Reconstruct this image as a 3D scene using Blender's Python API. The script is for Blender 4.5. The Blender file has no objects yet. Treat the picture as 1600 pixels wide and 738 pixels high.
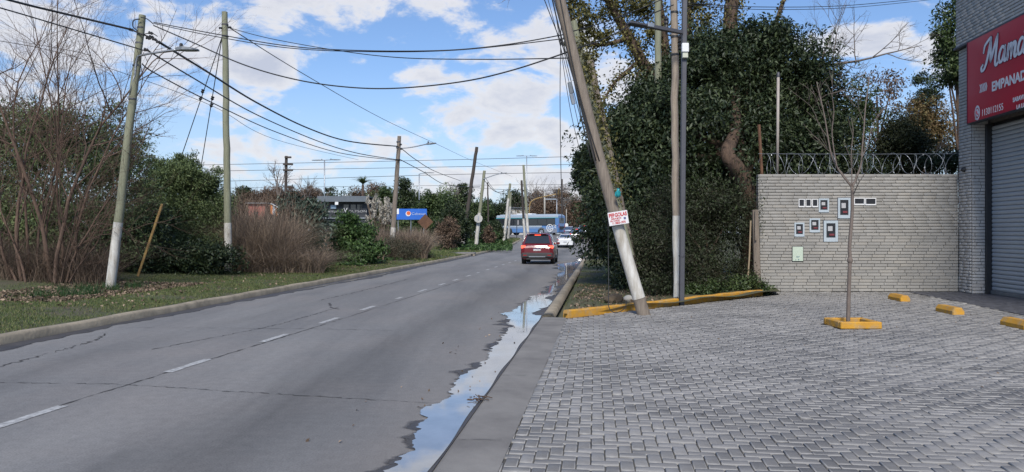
import bpy, bmesh, math, random
import numpy as np
from mathutils import Vector, Matrix

# ------------------------------------------------------------------ camera, sky, sun, exposure
scene = bpy.context.scene
COL = scene.collection
F, CX, HY, H = 1160.0, 800.0, 366.0, 1.65        # focal length in photo pixels, centre, horizon, eye height (m)

cam_data = bpy.data.cameras.new("camera")
cam_data.sensor_width = 36.0
cam_data.lens = 36.0 * F / 1600.0
cam_data.shift_y = -3.0 / 1600.0
cam_data.clip_start = 0.05
cam_data.clip_end = 6000.0
cam = bpy.data.objects.new("camera", cam_data)
cam.location = (0, 0, H)
cam.rotation_euler = (math.radians(90), 0, 0)
COL.objects.link(cam)
scene.camera = cam

SUN_ELEV, SUN_AZ = math.radians(42), math.radians(185)      # azimuth clockwise from +Y: behind the viewer, to the right
sun_data = bpy.data.lights.new("sun", 'SUN')
sun_data.energy = 2.6
sun_data.angle = math.radians(14)
sun_data.color = (1.0, 0.95, 0.87)
sun = bpy.data.objects.new("sun", sun_data)
sdir = Vector((math.sin(SUN_AZ) * math.cos(SUN_ELEV), math.cos(SUN_AZ) * math.cos(SUN_ELEV), math.sin(SUN_ELEV)))
sun.rotation_euler = sdir.to_track_quat('Z', 'Y').to_euler()
sun.location = (10, -20, 30)
COL.objects.link(sun)

vs = scene.view_settings
vs.view_transform = 'Standard'
vs.look = 'None'
vs.gamma = 1.0
vs.exposure = 0.55
vs.use_curve_mapping = False

world = bpy.data.worlds.new("World")
scene.world = world
world.use_nodes = True


def build_sky():
    nt = world.node_tree
    N, L = nt.nodes, nt.links
    N.clear()
    out = N.new('ShaderNodeOutputWorld')
    bg = N.new('ShaderNodeBackground')
    bg.inputs['Strength'].default_value = 0.10
    L.new(bg.outputs[0], out.inputs['Surface'])
    sky = N.new('ShaderNodeTexSky')
    sky.sky_type = 'NISHITA'
    sky.sun_disc = False
    sky.sun_elevation = SUN_ELEV
    sky.sun_rotation = SUN_AZ
    sky.air_density = 1.0
    sky.dust_density = 0.7
    sky.ozone_density = 2.2
    tc = N.new('ShaderNodeTexCoord')
    sep = N.new('ShaderNodeSeparateXYZ')
    L.new(tc.outputs['Generated'], sep.inputs[0])

    def math_(op, a, b=None, c=None, clamp=False):
        n = N.new('ShaderNodeMath'); n.operation = op; n.use_clamp = clamp
        for i, v in enumerate((a, b, c)):
            if v is None: continue
            if isinstance(v, (int, float)): n.inputs[i].default_value = v
            else: L.new(v, n.inputs[i])
        return n.outputs[0]
    x, y, z = sep.outputs
    az = math_('ARCTAN2', x, y)
    el = math_('ARCSINE', z)
    # cumulus masses where the photograph has them: azimuth, elevation, half sizes (radians)
    blobs = [(-.235, .285, .115, .035), (-.20, .305, .14, .035), (-.11, .29, .11, .05), (-.03, .235, .11, .05), (.05, .23, .07, .06),
             (-.02, .165, .11, .06), (.055, .13, .06, .05), (-.10, .20, .06, .03), (.15, .20, .06, .05),
             (-.57, .23, .09, .05), (-.60, .14, .12, .05), (-.42, .235, .07, .035), (-.47, .30, .05, .02),
             (-.33, .21, .08, .026), (-.25, .225, .06, .022), (-.40, .16, .10, .03), (-.15, .12, .12, .035),
             (.44, .235, .07, .018), (.10, .26, .05, .03), (-.30, .10, .14, .03), (.0, .07, .22, .03),
             (.6, .2, .1, .05), (-.52, .31, .06, .014)]
    d = None
    for a, e, ra, re in blobs:
        u = math_('MULTIPLY', math_('SUBTRACT', az, a), 1 / ra)
        v = math_('MULTIPLY', math_('SUBTRACT', el, e), 1 / re)
        q = math_('SUBTRACT', 1.0, math_('ADD', math_('MULTIPLY', u, u), math_('MULTIPLY', v, v)))
        d = q if d is None else math_('SMOOTH_MAX', d, q, 0.3)
    d = math_('MAXIMUM', d, -1.0)
    cmb = N.new('ShaderNodeCombineXYZ')
    L.new(math_('MULTIPLY', az, 1.0), cmb.inputs[0]); L.new(math_('MULTIPLY', el, 1.9), cmb.inputs[1]); L.new(math_('MULTIPLY', y, .2), cmb.inputs[2])

    def noise(scale, det, rough, dist=0.0, off=0.0):
        n = N.new('ShaderNodeTexNoise'); n.inputs['Scale'].default_value = scale; n.inputs['Detail'].default_value = det
        n.inputs['Roughness'].default_value = rough; n.inputs['Distortion'].default_value = dist
        if off:
            m = N.new('ShaderNodeVectorMath'); m.operation = 'ADD'; m.inputs[1].default_value = (off, off * .7, off * .3)
            L.new(cmb.outputs[0], m.inputs[0]); L.new(m.outputs[0], n.inputs['Vector'])
        else:
            L.new(cmb.outputs[0], n.inputs['Vector'])
        return n.outputs['Fac']
    n1 = noise(9.0, 9, .60, .35)
    n2 = noise(26.0, 6, .6, .2, 3.1)
    nb = noise(3.0, 5, .55, .3, 7.7)
    # the same broken cumulus cover goes on round the whole sky
    dens = math_('ADD', math_('MULTIPLY', d, .60), math_('MULTIPLY', math_('SUBTRACT', n1, .5), 4.2))
    dens = math_('ADD', dens, math_('MULTIPLY', math_('SUBTRACT', nb, .5), 1.6))
    dens = math_('ADD', dens, math_('MULTIPLY', math_('SUBTRACT', n2, .5), 1.3))
    mr = N.new('ShaderNodeMapRange'); mr.interpolation_type = 'SMOOTHERSTEP'
    L.new(dens, mr.inputs[0]); mr.inputs[1].default_value = -.11; mr.inputs[2].default_value = .72
    cov = mr.outputs[0]
    # thin bright veil towards the horizon
    veil = N.new('ShaderNodeMapRange'); veil.interpolation_type = 'SMOOTHSTEP'
    L.new(el, veil.inputs[0]); veil.inputs[1].default_value = .24; veil.inputs[2].default_value = .0
    veil.inputs[3].default_value = 0.0; veil.inputs[4].default_value = .62
    # grey undersides in the thick parts
    n3 = noise(13.0, 6, .55, .2, 11.3)
    thick = N.new('ShaderNodeMapRange'); L.new(math_('ADD', dens, math_('MULTIPLY', n3, .9)), thick.inputs[0])
    thick.inputs[1].default_value = .70; thick.inputs[2].default_value = 1.9
    ramp = N.new('ShaderNodeMix'); ramp.data_type = 'RGBA'
    ramp.inputs['A'].default_value = (6.1, 6.05, 6.15, 1); ramp.inputs['B'].default_value = (3.9, 4.15, 4.9, 1)
    L.new(thick.outputs[0], ramp.inputs['Factor'])
    tint = N.new('ShaderNodeMix'); tint.data_type = 'RGBA'; tint.blend_type = 'MULTIPLY'; tint.inputs['Factor'].default_value = 1.0
    L.new(sky.outputs[0], tint.inputs['A']); tint.inputs['B'].default_value = (.80, .90, 1.06, 1)
    vmix = N.new('ShaderNodeMix'); vmix.data_type = 'RGBA'
    L.new(veil.outputs[0], vmix.inputs['Factor']); L.new(tint.outputs['Result'], vmix.inputs['A']); vmix.inputs['B'].default_value = (3.9, 4.6, 5.9, 1)
    cm = N.new('ShaderNodeMix'); cm.data_type = 'RGBA'
    L.new(math_('MULTIPLY', cov, .93), cm.inputs['Factor']); L.new(vmix.outputs['Result'], cm.inputs['A']); L.new(ramp.outputs['Result'], cm.inputs['B'])
    L.new(cm.outputs['Result'], bg.inputs['Color'])


build_sky()

# ------------------------------------------------------------------ helpers
RNG = np.random.default_rng(7)
random.seed(7)


def at(px, py, Y):
    """The point at depth Y (metres ahead) that the photograph shows at pixel px, py."""
    return Vector(((px - CX) / F * Y, Y, H - (py - HY) / F * Y))


def tag(o, label=None, cat=None, group=None, kind=None):
    if label: o['label'] = label
    if cat: o['category'] = cat
    if group: o['group'] = group
    if kind: o['kind'] = kind
    return o


def thing(name, label, cat, loc=(0, 0, 0), rz=0.0, group=None):
    o = bpy.data.objects.new(name, None)
    o.empty_display_size = .2
    o.location = loc; o.rotation_euler = (0, 0, rz)
    COL.objects.link(o)
    return tag(o, label, cat, group)


def link(name, me, mat, parent=None, smooth=False):
    o = bpy.data.objects.new(name, me)
    if mat is not None:
        for m in (mat if isinstance(mat, (list, tuple)) else [mat]): me.materials.append(m)
    COL.objects.link(o)
    if parent is not None: o.parent = parent
    return o


def np_mesh(name, verts, faces, smooth=False, mi=None):
    verts = np.asarray(verts, dtype=np.float32); faces = np.asarray(faces, dtype=np.int32)
    me = bpy.data.meshes.new(name)
    k = faces.shape[1]
    me.vertices.add(len(verts)); me.vertices.foreach_set('co', verts.ravel())
    me.loops.add(faces.size); me.loops.foreach_set('vertex_index', faces.ravel())
    me.polygons.add(len(faces))
    me.polygons.foreach_set('loop_start', np.arange(0, faces.size, k, dtype=np.int32))
    me.polygons.foreach_set('loop_total', np.full(len(faces), k, dtype=np.int32))
    if smooth: me.polygons.foreach_set('use_smooth', np.ones(len(faces), dtype=bool))
    if mi is not None: me.polygons.foreach_set('material_index', np.asarray(mi, dtype=np.int32))
    me.update(calc_edges=True)
    return me


class MB:
    """Collects boxes, tubes, lathes and sheets, then links them as one mesh object."""
    def __init__(s): s.v = []; s.f = []; s.mi = []; s.cur = 0
    def add(s, vs_, fs):
        b = len(s.v); s.v.extend([tuple(p) for p in vs_]); s.f.extend([tuple(i + b for i in f) for f in fs]); s.mi.extend([s.cur] * len(fs)); return s
    def box(s, c, size, bev=0.0, ax=None):
        hx, hy, hz = size[0] / 2, size[1] / 2, size[2] / 2
        c = Vector(c)
        X, Y_, Z = ax if ax else (Vector((1, 0, 0)), Vector((0, 1, 0)), Vector((0, 0, 1)))
        if bev <= 0:
            vs_ = [c + X * (sx * hx) + Y_ * (sy * hy) + Z * (sz * hz) for sx in (-1, 1) for sy in (-1, 1) for sz in (-1, 1)]
            return s.add(vs_, [(0, 1, 3, 2), (4, 6, 7, 5), (0, 4, 5, 1), (2, 3, 7, 6), (0, 2, 6, 4), (1, 5, 7, 3)])
        b = min(bev, hx * .95, hy * .95, hz * .95)
        vs_, idx = [], {}
        for sx in (-1, 1):
            for sy in (-1, 1):
                for sz in (-1, 1):
                    for k in range(3):
                        d = [hx, hy, hz]
                        for j in range(3):
                            if j != k: d[j] -= b
                        idx[(sx, sy, sz, k)] = len(vs_)
                        vs_.append(c + X * (sx * d[0]) + Y_ * (sy * d[1]) + Z * (sz * d[2]))
        fs = []
        for k in range(3):
            i, j = [m for m in range(3) if m != k]
            for sg in (-1, 1):
                q = []
                for a, bb in ((-1, -1), (1, -1), (1, 1), (-1, 1)):
                    t = [0, 0, 0]; t[k] = sg; t[i] = a; t[j] = bb
                    q.append(idx[(*t, k)])
                fs.append(tuple(q) if (sg > 0) == (k != 1) else tuple(q[::-1]))
        for k in range(3):                       # edges parallel to axis k
            i, j = [m for m in range(3) if m != k]
            for a in (-1, 1):
                for bb in (-1, 1):
                    def key(e, which):
                        t = [0, 0, 0]; t[k] = e; t[i] = a; t[j] = bb; return idx[(*t, which)]
                    fs.append((key(-1, i), key(1, i), key(1, j), key(-1, j)))
        for sx in (-1, 1):
            for sy in (-1, 1):
                for sz in (-1, 1): fs.append(tuple(idx[(sx, sy, sz, k)] for k in range(3)))
        return s.add(vs_, fs)
    def tube(s, pts, rad, n=8, caps=True):
        pts = [Vector(p) for p in pts]
        m = len(pts)
        if isinstance(rad, (int, float)): rad = [rad] * m
        T = []
        for i in range(m):
            t = pts[min(i + 1, m - 1)] - pts[max(i - 1, 0)]
            T.append(t.normalized() if t.length > 1e-9 else Vector((0, 0, 1)))
        ref = Vector((1, 0, 0)) if abs(T[0].x) < .8 else Vector((0, 1, 0))
        u = (ref - T[0] * ref.dot(T[0])).normalized()
        vs_ = []
        for i in range(m):
            u = u - T[i] * u.dot(T[i])
            u = u.normalized() if u.length > 1e-6 else T[i].orthogonal().normalized()
            w = T[i].cross(u)
            for k in range(n):
                a = 2 * math.pi * k / n
                vs_.append(pts[i] + (u * math.cos(a) + w * math.sin(a)) * rad[i])
        fs = [(i * n + k, i * n + (k + 1) % n, (i + 1) * n + (k + 1) % n, (i + 1) * n + k) for i in range(m - 1) for k in range(n)]
        if caps: fs += [tuple(range(n))[::-1], tuple((m - 1) * n + k for k in range(n))]
        return s.add(vs_, fs)
    def lathe(s, c, axis, prof, n=20):
        c = Vector(c); axis = Vector(axis).normalized(); u = axis.orthogonal().normalized(); w = axis.cross(u)
        vs_ = [c + axis * o + (u * math.cos(2 * math.pi * k / n) + w * math.sin(2 * math.pi * k / n)) * max(r, 1e-4) for r, o in prof for k in range(n)]
        m = len(prof)
        fs = [(i * n + k, i * n + (k + 1) % n, (i + 1) * n + (k + 1) % n, (i + 1) * n + k) for i in range(m - 1) for k in range(n)]
        return s.add(vs_, fs)
    def quad(s, a, b, c, d): return s.add([a, b, c, d], [(0, 1, 2, 3)])
    def plate(s, pts, nrm, t):
        """A flat polygon with thickness t along nrm."""
        nrm = Vector(nrm).normalized() * t; n = len(pts); pts = [Vector(p) for p in pts]
        fs = [tuple(range(n)), tuple(range(2 * n - 1, n - 1, -1))] + [(i, n + i, n + (i + 1) % n, (i + 1) % n) for i in range(n)]
        return s.add([p + nrm for p in pts] + pts, fs)
    def build(s, name, mat, parent=None, smooth=False, origin=None):
        if origin is None: origin = Vector(parent['o']) if parent is not None and 'o' in parent else Vector((0, 0, 0))
        me = bpy.data.meshes.new(name)
        me.from_pydata([tuple(Vector(p) - origin) for p in s.v], [], s.f)
        if isinstance(mat, (list, tuple)): me.polygons.foreach_set('material_index', s.mi)
        if smooth: me.polygons.foreach_set('use_smooth', [True] * len(me.polygons))
        me.update()
        bm = bmesh.new(); bm.from_mesh(me); bmesh.ops.recalc_face_normals(bm, faces=bm.faces); bm.to_mesh(me); bm.free()
        o = link(name, me, mat, parent)
        if parent is not None and 'o' in parent: o['o'] = parent['o']
        elif parent is None and origin.length > 0: o.location = origin
        return o


def wthing(name, label, cat, loc, group=None):
    """A thing whose parts are given in world coordinates: remembers its base."""
    o = thing(name, label, cat, loc, 0, group); o['o'] = tuple(loc)
    return o


def smooth_by_angle(o, ang=40):
    me = o.data
    me.polygons.foreach_set('use_smooth', [True] * len(me.polygons))
    try: me.set_sharp_from_angle(angle=math.radians(ang))
    except Exception: pass
    return o


# ------------------------------------------------------------------ materials
MATS = {}


def mat(name, c1, c2=None, rough=.7, scale=6.0, metal=0.0, bump=0.0, bscale=None, spec=.5, rand=None, rvar=.0, coat=0.0,
        stretch=None, emit=None, estr=0.0, trans=0.0, c3=None, big=None, coord='Object', bdist=.02, detail=6, rough2=None):
    """Principled material: c1..c2 mixed by noise; rand='object'/'island' adds a random step per piece; big=(scale, colour, amount) stains."""
    if name in MATS: return MATS[name]
    m = bpy.data.materials.new(name); m.use_nodes = True
    nt = m.node_tree; N, L = nt.nodes, nt.links
    b = N['Principled BSDF']
    if c2 is None: c2 = tuple(c * .82 for c in c1)
    tc = N.new('ShaderNodeTexCoord')
    vec = tc.outputs[coord]
    if coord == 'World':
        pass
    if stretch:
        mp = N.new('ShaderNodeMapping'); mp.inputs['Scale'].default_value = stretch; L.new(vec, mp.inputs[0]); vec = mp.outputs[0]
    nz = N.new('ShaderNodeTexNoise'); nz.inputs['Scale'].default_value = scale; nz.inputs['Detail'].default_value = detail; nz.inputs['Roughness'].default_value = .62
    L.new(vec, nz.inputs['Vector'])
    fac = N.new('ShaderNodeMapRange'); L.new(nz.outputs['Fac'], fac.inputs[0]); fac.inputs[1].default_value = .32; fac.inputs[2].default_value = .68
    mx = N.new('ShaderNodeMix'); mx.data_type = 'RGBA'
    L.new(fac.outputs[0], mx.inputs['Factor']); mx.inputs['A'].default_value = (*c1, 1); mx.inputs['B'].default_value = (*c2, 1)
    colour = mx.outputs['Result']
    if rand:
        if rand == 'object': r = N.new('ShaderNodeObjectInfo').outputs['Random']
        else: r = N.new('ShaderNodeNewGeometry').outputs['Random Per Island']
        if c3 is not None:
            m3 = N.new('ShaderNodeMix'); m3.data_type = 'RGBA'; pw = N.new('ShaderNodeMath'); pw.operation = 'POWER'; pw.inputs[1].default_value = 2.0
            L.new(r, pw.inputs[0]); L.new(pw.outputs[0], m3.inputs['Factor']); L.new(colour, m3.inputs['A']); m3.inputs['B'].default_value = (*c3, 1)
            colour = m3.outputs['Result']
        if rvar:
            mr = N.new('ShaderNodeMapRange'); L.new(r, mr.inputs[0]); mr.inputs[3].default_value = 1 - rvar; mr.inputs[4].default_value = 1 + rvar
            mv = N.new('ShaderNodeVectorMath'); mv.operation = 'SCALE'; L.new(colour, mv.inputs[0]); L.new(mr.outputs[0], mv.inputs['Scale'])
            colour = mv.outputs[0]
    if big:
        g = N.new('ShaderNodeNewGeometry')
        n2 = N.new('ShaderNodeTexNoise'); n2.inputs['Scale'].default_value = big[0]; n2.inputs['Detail'].default_value = 5; n2.inputs['Roughness'].default_value = .6
        L.new(g.outputs['Position'], n2.inputs['Vector'])
        f2 = N.new('ShaderNodeMapRange'); L.new(n2.outputs['Fac'], f2.inputs[0]); f2.inputs[1].default_value = .45 if len(big) < 4 else .42; f2.inputs[2].default_value = .72 if len(big) < 4 else big[3]; f2.inputs[4].default_value = big[2]
        m2 = N.new('ShaderNodeMix'); m2.data_type = 'RGBA'; L.new(f2.outputs[0], m2.inputs['Factor']); L.new(colour, m2.inputs['A']); m2.inputs['B'].default_value = (*big[1], 1)
        colour = m2.outputs['Result']
    L.new(colour, b.inputs['Base Color'])
    b.inputs['Roughness'].default_value = rough
    if rough2 is not None:
        rr = N.new('ShaderNodeMapRange'); L.new(nz.outputs['Fac'], rr.inputs[0]); rr.inputs[1].default_value = .35; rr.inputs[2].default_value = .65
        rr.inputs[3].default_value = rough; rr.inputs[4].default_value = rough2; L.new(rr.outputs[0], b.inputs['Roughness'])
    b.inputs['Metallic'].default_value = metal
    b.inputs['Specular IOR Level'].default_value = spec
    b.inputs['Coat Weight'].default_value = coat
    b.inputs['Coat Roughness'].default_value = .08
    if emit:
        b.inputs['Emission Color'].default_value = (*emit, 1); b.inputs['Emission Strength'].default_value = estr
    if bump:
        nb = N.new('ShaderNodeTexNoise'); nb.inputs['Scale'].default_value = bscale or scale * 6; nb.inputs['Detail'].default_value = 5
        L.new(vec, nb.inputs['Vector'])
        bp = N.new('ShaderNodeBump'); bp.inputs['Strength'].default_value = bump; bp.inputs['Distance'].default_value = bdist
        L.new(nb.outputs['Fac'], bp.inputs['Height']); L.new(bp.outputs[0], b.inputs['Normal'])
    if trans:
        out = N['Material Output']
        tr = N.new('ShaderNodeBsdfTranslucent'); L.new(colour, tr.inputs['Color'])
        ms = N.new('ShaderNodeMixShader'); ms.inputs[0].default_value = trans
        L.new(b.outputs[0], ms.inputs[1]); L.new(tr.outputs[0], ms.inputs[2]); L.new(ms.outputs[0], out.inputs['Surface'])
    MATS[name] = m
    return m


def leaf_mat(name, dark, light, warm=None, gloss=.45, trans=.15):
    return mat(name, dark, light, rough=gloss, scale=.9, rand='island', rvar=.35, c3=warm or light, trans=trans, spec=.4, detail=3)


ASPHALT = mat('asphalt', (.256, .248, .236), (.165, .161, .157), rough=.88, scale=.75, stretch=(1, .14, 1), bump=.35, bscale=60, bdist=.006,
              big=(.35, (.265, .240, .220), .6), detail=8)
WET = mat('wet_asphalt', (.050, .047, .047), (.085, .078, .074), rough=.5, scale=3, bump=.15, bscale=50, bdist=.004, rough2=.75)
CRACK = mat('crack_filler', (.05, .048, .047), (.08, .075, .07), rough=.9, scale=3)
PAINT_ROAD = mat('worn_road_paint', (.54, .54, .52), (.22, .215, .21), rough=.8, scale=16, detail=8)
CONC = mat('kerb_concrete', (.43, .36, .26), (.24, .205, .15), rough=.9, scale=2.2, bump=.6, bscale=18, bdist=.014, big=(1.6, (.15, .13, .095), .5), detail=9)
APRON = mat('apron_concrete', (.235, .22, .20), (.15, .14, .13), rough=.9, scale=1.6, bump=.5, bscale=40, bdist=.008, big=(.9, (.29, .275, .25), .5), detail=9)
SOIL = mat('verge_soil', (.105, .088, .058), (.062, .070, .028), rough=.95, scale=1.1, bump=.8, bscale=9, bdist=.06, big=(.5, (.075, .10, .03), .75), detail=8)
BASE_GROUND = mat('ground_earth', (.13, .12, .085), (.08, .09, .045), rough=.95, scale=.3, bump=.4, bscale=3, bdist=.1)
PAVER_ARGS = dict(rough=.62, scale=4.0, spec=.45, bump=.35, bscale=70, bdist=.003, big=(.62, (.10, .097, .094), .80, .66), detail=6, rvar=.17)
PAVER_ONE = mat('paver_face', (.335, .318, .296), (.215, .204, .19), rand='object', **PAVER_ARGS)
PAVER_MANY = mat('paver_face_field', (.335, .318, .296), (.215, .204, .19), rand='island', coord='Object', **PAVER_ARGS)
PAVER_EDGE = mat('pale_paver_edge', (.38, .365, .34), (.25, .24, .225), rough=.8, scale=5, big=(.75, (.26, .25, .24), .6))  # chamfer faces, paler than the paver tops
SAND = mat('joint_sand', (.05, .048, .046), (.11, .105, .095), rough=.95, scale=2.5)
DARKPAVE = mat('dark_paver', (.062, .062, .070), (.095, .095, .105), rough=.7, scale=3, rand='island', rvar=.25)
BRICK_ARGS = dict(rough=.85, scale=3.5, bump=.3, bscale=40, bdist=.004, rvar=.20, c3=(.28, .262, .232), big=(.8, (.235, .225, .205), .65))
BRICK_ONE = mat('grey_brick', (.375, .362, .335), (.315, .303, .28), rand='object', **BRICK_ARGS)
BRICK_MANY = mat('grey_brick_field', (.375, .362, .335), (.315, .303, .28), rand='island', **BRICK_ARGS)
SHOP_ARGS = dict(BRICK_ARGS, c3=(.42, .39, .35), big=(.8, (.38, .36, .33), .5))  # same brick as the wall, colour raised to brighten the shaded facade
SHOP_ONE = mat('brightened_shop_brick', (.60, .58, .54), (.50, .48, .45), rand='object', **SHOP_ARGS)
SHOP_MANY = mat('brightened_shop_brick_field', (.60, .58, .54), (.50, .48, .45), rand='island', **SHOP_ARGS)
MORTAR_PALE = mat('pale_mortar', (.27, .255, .23), (.20, .19, .172), rough=.95, scale=8)
MORTAR = mat('mortar', (.15, .138, .12), (.10, .092, .082), rough=.95, scale=8)
YELLOW = mat('yellow_paint', (.60, .31, .028), (.48, .235, .03), rough=.8, scale=5, bump=.4, bscale=26, bdist=.008, big=(7.0, (.31, .255, .17), .75), detail=9)
WOOD = mat('weathered_pole_wood', (.26, .215, .17), (.155, .125, .10), rough=.9, scale=5, stretch=(6, 6, .5), bump=.6, bscale=14, bdist=.012)
WOOD_GREEN = mat('green_treated_pole_wood', (.26, .265, .18), (.185, .185, .125), rough=.9, scale=5, stretch=(6, 6, .5), bump=.4, bscale=14, bdist=.01)
WOOD_DARK = mat('tarred_pole_wood', (.045, .036, .032), (.075, .06, .05), rough=.9, scale=4, stretch=(6, 6, .5))
WHITEWASH = mat('whitewash', (.66, .645, .60), (.36, .32, .26), rough=.9, scale=2.6, stretch=(3.5, 3.5, .8), bump=.3, bscale=16, bdist=.006, detail=9)
STEEL_GREY = mat('painted_steel', (.085, .085, .095), (.07, .07, .08), rough=.5, scale=5, metal=.2)
GALV = mat('galvanised_steel', (.42, .44, .46), (.32, .34, .36), rough=.45, scale=6, metal=.7)
LAMP_GREY = mat('lamp_housing', (.22, .24, .25), (.17, .18, .19), rough=.45, scale=6, metal=.3)
BLACK = mat('black_plastic', (.02, .02, .022), (.03, .03, .03), rough=.5, scale=8)
CABLE = mat('cable_sheath', (.018, .018, .020), (.03, .03, .03), rough=.6, scale=8)
RUST = mat('rusted_steel', (.17, .085, .045), (.10, .05, .03), rough=.85, scale=7, bump=.3, bscale=40, bdist=.004)
WHITE = mat('white_enamel', (.78, .78, .77), (.70, .70, .69), rough=.45, scale=5)
GLASS_DARK = mat('tinted_glass', (.020, .024, .030), (.026, .030, .036), rough=.06, scale=3, spec=.8)
GLASS_BLUE = mat('sky_glass', (.05, .08, .13), (.06, .09, .14), rough=.05, scale=3, spec=.9, coat=.5)
RUBBER = mat('tyre_rubber', (.018, .018, .018), (.028, .027, .026), rough=.85, scale=20)
ALLOY = mat('alloy_rim', (.45, .46, .48), (.36, .37, .38), rough=.3, scale=10, metal=.8)
TRIM = mat('dark_cladding', (.035, .033, .034), (.05, .046, .046), rough=.6, scale=6)
BRAKE_ON = mat('lit_brake_lamp', (.5, .02, .02), (.45, .02, .02), rough=.2, scale=8, emit=(1.0, .10, .05), estr=1.9)
LENS_RED = mat('red_lens', (.38, .015, .02), (.30, .012, .016), rough=.15, scale=8, coat=.6)
BARK = mat('bark', (.135, .088, .06), (.06, .042, .032), rough=.95, scale=4, stretch=(4, 4, .8), bump=.8, bscale=12, bdist=.03)
WOOD_PALE = mat('pale_pole_wood', (.36, .30, .235), (.23, .185, .145), rough=.9, scale=5, stretch=(6, 6, .5), bump=.6, bscale=14, bdist=.012)
BARK_TAN = mat('reddish_bark', (.165, .105, .075), (.09, .06, .045), rough=.95, scale=4, stretch=(4, 4, .8), bump=.5, bscale=16, bdist=.015)
BARK_GREY = mat('grey_twig_bark', (.20, .165, .14), (.13, .105, .09), rough=.95, scale=5)


def dress_asphalt():
    """Aggregate grain, an oil darkened band along each lane and a dusty margin: the road's own wear, in road coordinates."""
    nt = ASPHALT.node_tree; N, L = nt.nodes, nt.links; b = N['Principled BSDF']; src = b.inputs['Base Color'].links[0].from_socket
    g = N.new('ShaderNodeNewGeometry'); sp = N.new('ShaderNodeVectorMath'); sp.operation = 'DOT_PRODUCT'; sp.inputs[1].default_value = (.9937, -.1118, 0); L.new(g.outputs['Position'], sp.inputs[0])
    st = N.new('ShaderNodeMapping'); st.inputs['Rotation'].default_value = (0, 0, math.radians(6.4)); st.inputs['Scale'].default_value = (1.6, .16, 1); L.new(g.outputs['Position'], st.inputs[0])
    n1 = N.new('ShaderNodeTexNoise'); n1.inputs['Scale'].default_value = 1.0; n1.inputs['Detail'].default_value = 7; n1.inputs['Roughness'].default_value = .65; L.new(st.outputs[0], n1.inputs['Vector'])
    def m(op, a, b_=None, c=None, clamp=False):
        n = N.new('ShaderNodeMath'); n.operation = op; n.use_clamp = clamp
        for i, v in enumerate((a, b_, c)):
            if v is None: continue
            if isinstance(v, (int, float)): n.inputs[i].default_value = v
            else: L.new(v, n.inputs[i])
        return n.outputs[0]
    lat = m('ADD', sp.outputs['Value'], m('MULTIPLY', m('SUBTRACT', n1.outputs['Fac'], .5), 1.6))
    def band(c, w): return m('SUBTRACT', 1.0, m('MULTIPLY', m('ABSOLUTE', m('SUBTRACT', lat, c)), 1 / w), None, True)
    dark = m('MULTIPLY', m('MAXIMUM', m('MULTIPLY', band(-2.9, .95), .62), m('MULTIPLY', band(-6.7, .8), .28)), m('ADD', .35, n1.outputs['Fac']))
    n2 = N.new('ShaderNodeTexNoise'); n2.inputs['Scale'].default_value = 75; n2.inputs['Detail'].default_value = 3; L.new(g.outputs['Position'], n2.inputs['Vector'])
    n3 = N.new('ShaderNodeTexVoronoi'); n3.inputs['Scale'].default_value = 55; L.new(g.outputs['Position'], n3.inputs['Vector'])
    n4 = N.new('ShaderNodeTexNoise'); n4.inputs['Scale'].default_value = 9; n4.inputs['Detail'].default_value = 6; L.new(g.outputs['Position'], n4.inputs['Vector'])
    grain = m('ADD', m('ADD', .40, m('MULTIPLY', n2.outputs['Fac'], .82)), m('ADD', m('MULTIPLY', n3.outputs['Distance'], .18), m('MULTIPLY', m('SUBTRACT', n4.outputs['Fac'], .5), .35)))
    k = m('MULTIPLY', grain, m('SUBTRACT', 1.0, m('MULTIPLY', dark, .62)))
    sc = N.new('ShaderNodeVectorMath'); sc.operation = 'SCALE'; L.new(src, sc.inputs[0]); L.new(k, sc.inputs['Scale'])
    mx = N.new('ShaderNodeMix'); mx.data_type = 'RGBA'; L.new(m('MULTIPLY', band(-1.0, 1.3), .55), mx.inputs['Factor']); L.new(sc.outputs[0], mx.inputs['A']); mx.inputs['B'].default_value = (.21, .185, .162, 1)
    L.new(mx.outputs['Result'], b.inputs['Base Color'])


dress_asphalt()


def fade_edge(m_):
    """Damp fringe that thins out irregularly towards the sheet's outer edge (attribute 'across': 0 at that edge)."""
    nt = m_.node_tree; N, L = nt.nodes, nt.links; b = N['Principled BSDF']; out = N['Material Output']
    at_ = N.new('ShaderNodeAttribute'); at_.attribute_name = 'across'
    g = N.new('ShaderNodeNewGeometry'); mp = N.new('ShaderNodeMapping'); mp.inputs['Scale'].default_value = (1, .45, 1); L.new(g.outputs['Position'], mp.inputs[0])
    nz = N.new('ShaderNodeTexNoise'); nz.inputs['Scale'].default_value = 14; nz.inputs['Detail'].default_value = 7; nz.inputs['Roughness'].default_value = .7; L.new(mp.outputs[0], nz.inputs['Vector'])
    ad = N.new('ShaderNodeMath'); ad.operation = 'MULTIPLY_ADD'; L.new(at_.outputs['Fac'], ad.inputs[0]); ad.inputs[1].default_value = 3.2; L.new(nz.outputs['Fac'], ad.inputs[2])
    mr = N.new('ShaderNodeMapRange'); mr.interpolation_type = 'SMOOTHSTEP'; L.new(ad.outputs[0], mr.inputs[0]); mr.inputs[1].default_value = .55; mr.inputs[2].default_value = 1.25
    tr = N.new('ShaderNodeBsdfTransparent'); ms = N.new('ShaderNodeMixShader'); L.new(mr.outputs[0], ms.inputs[0]); L.new(tr.outputs[0], ms.inputs[1]); L.new(b.outputs[0], ms.inputs[2]); L.new(ms.outputs[0], out.inputs['Surface'])


fade_edge(WET)
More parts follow.
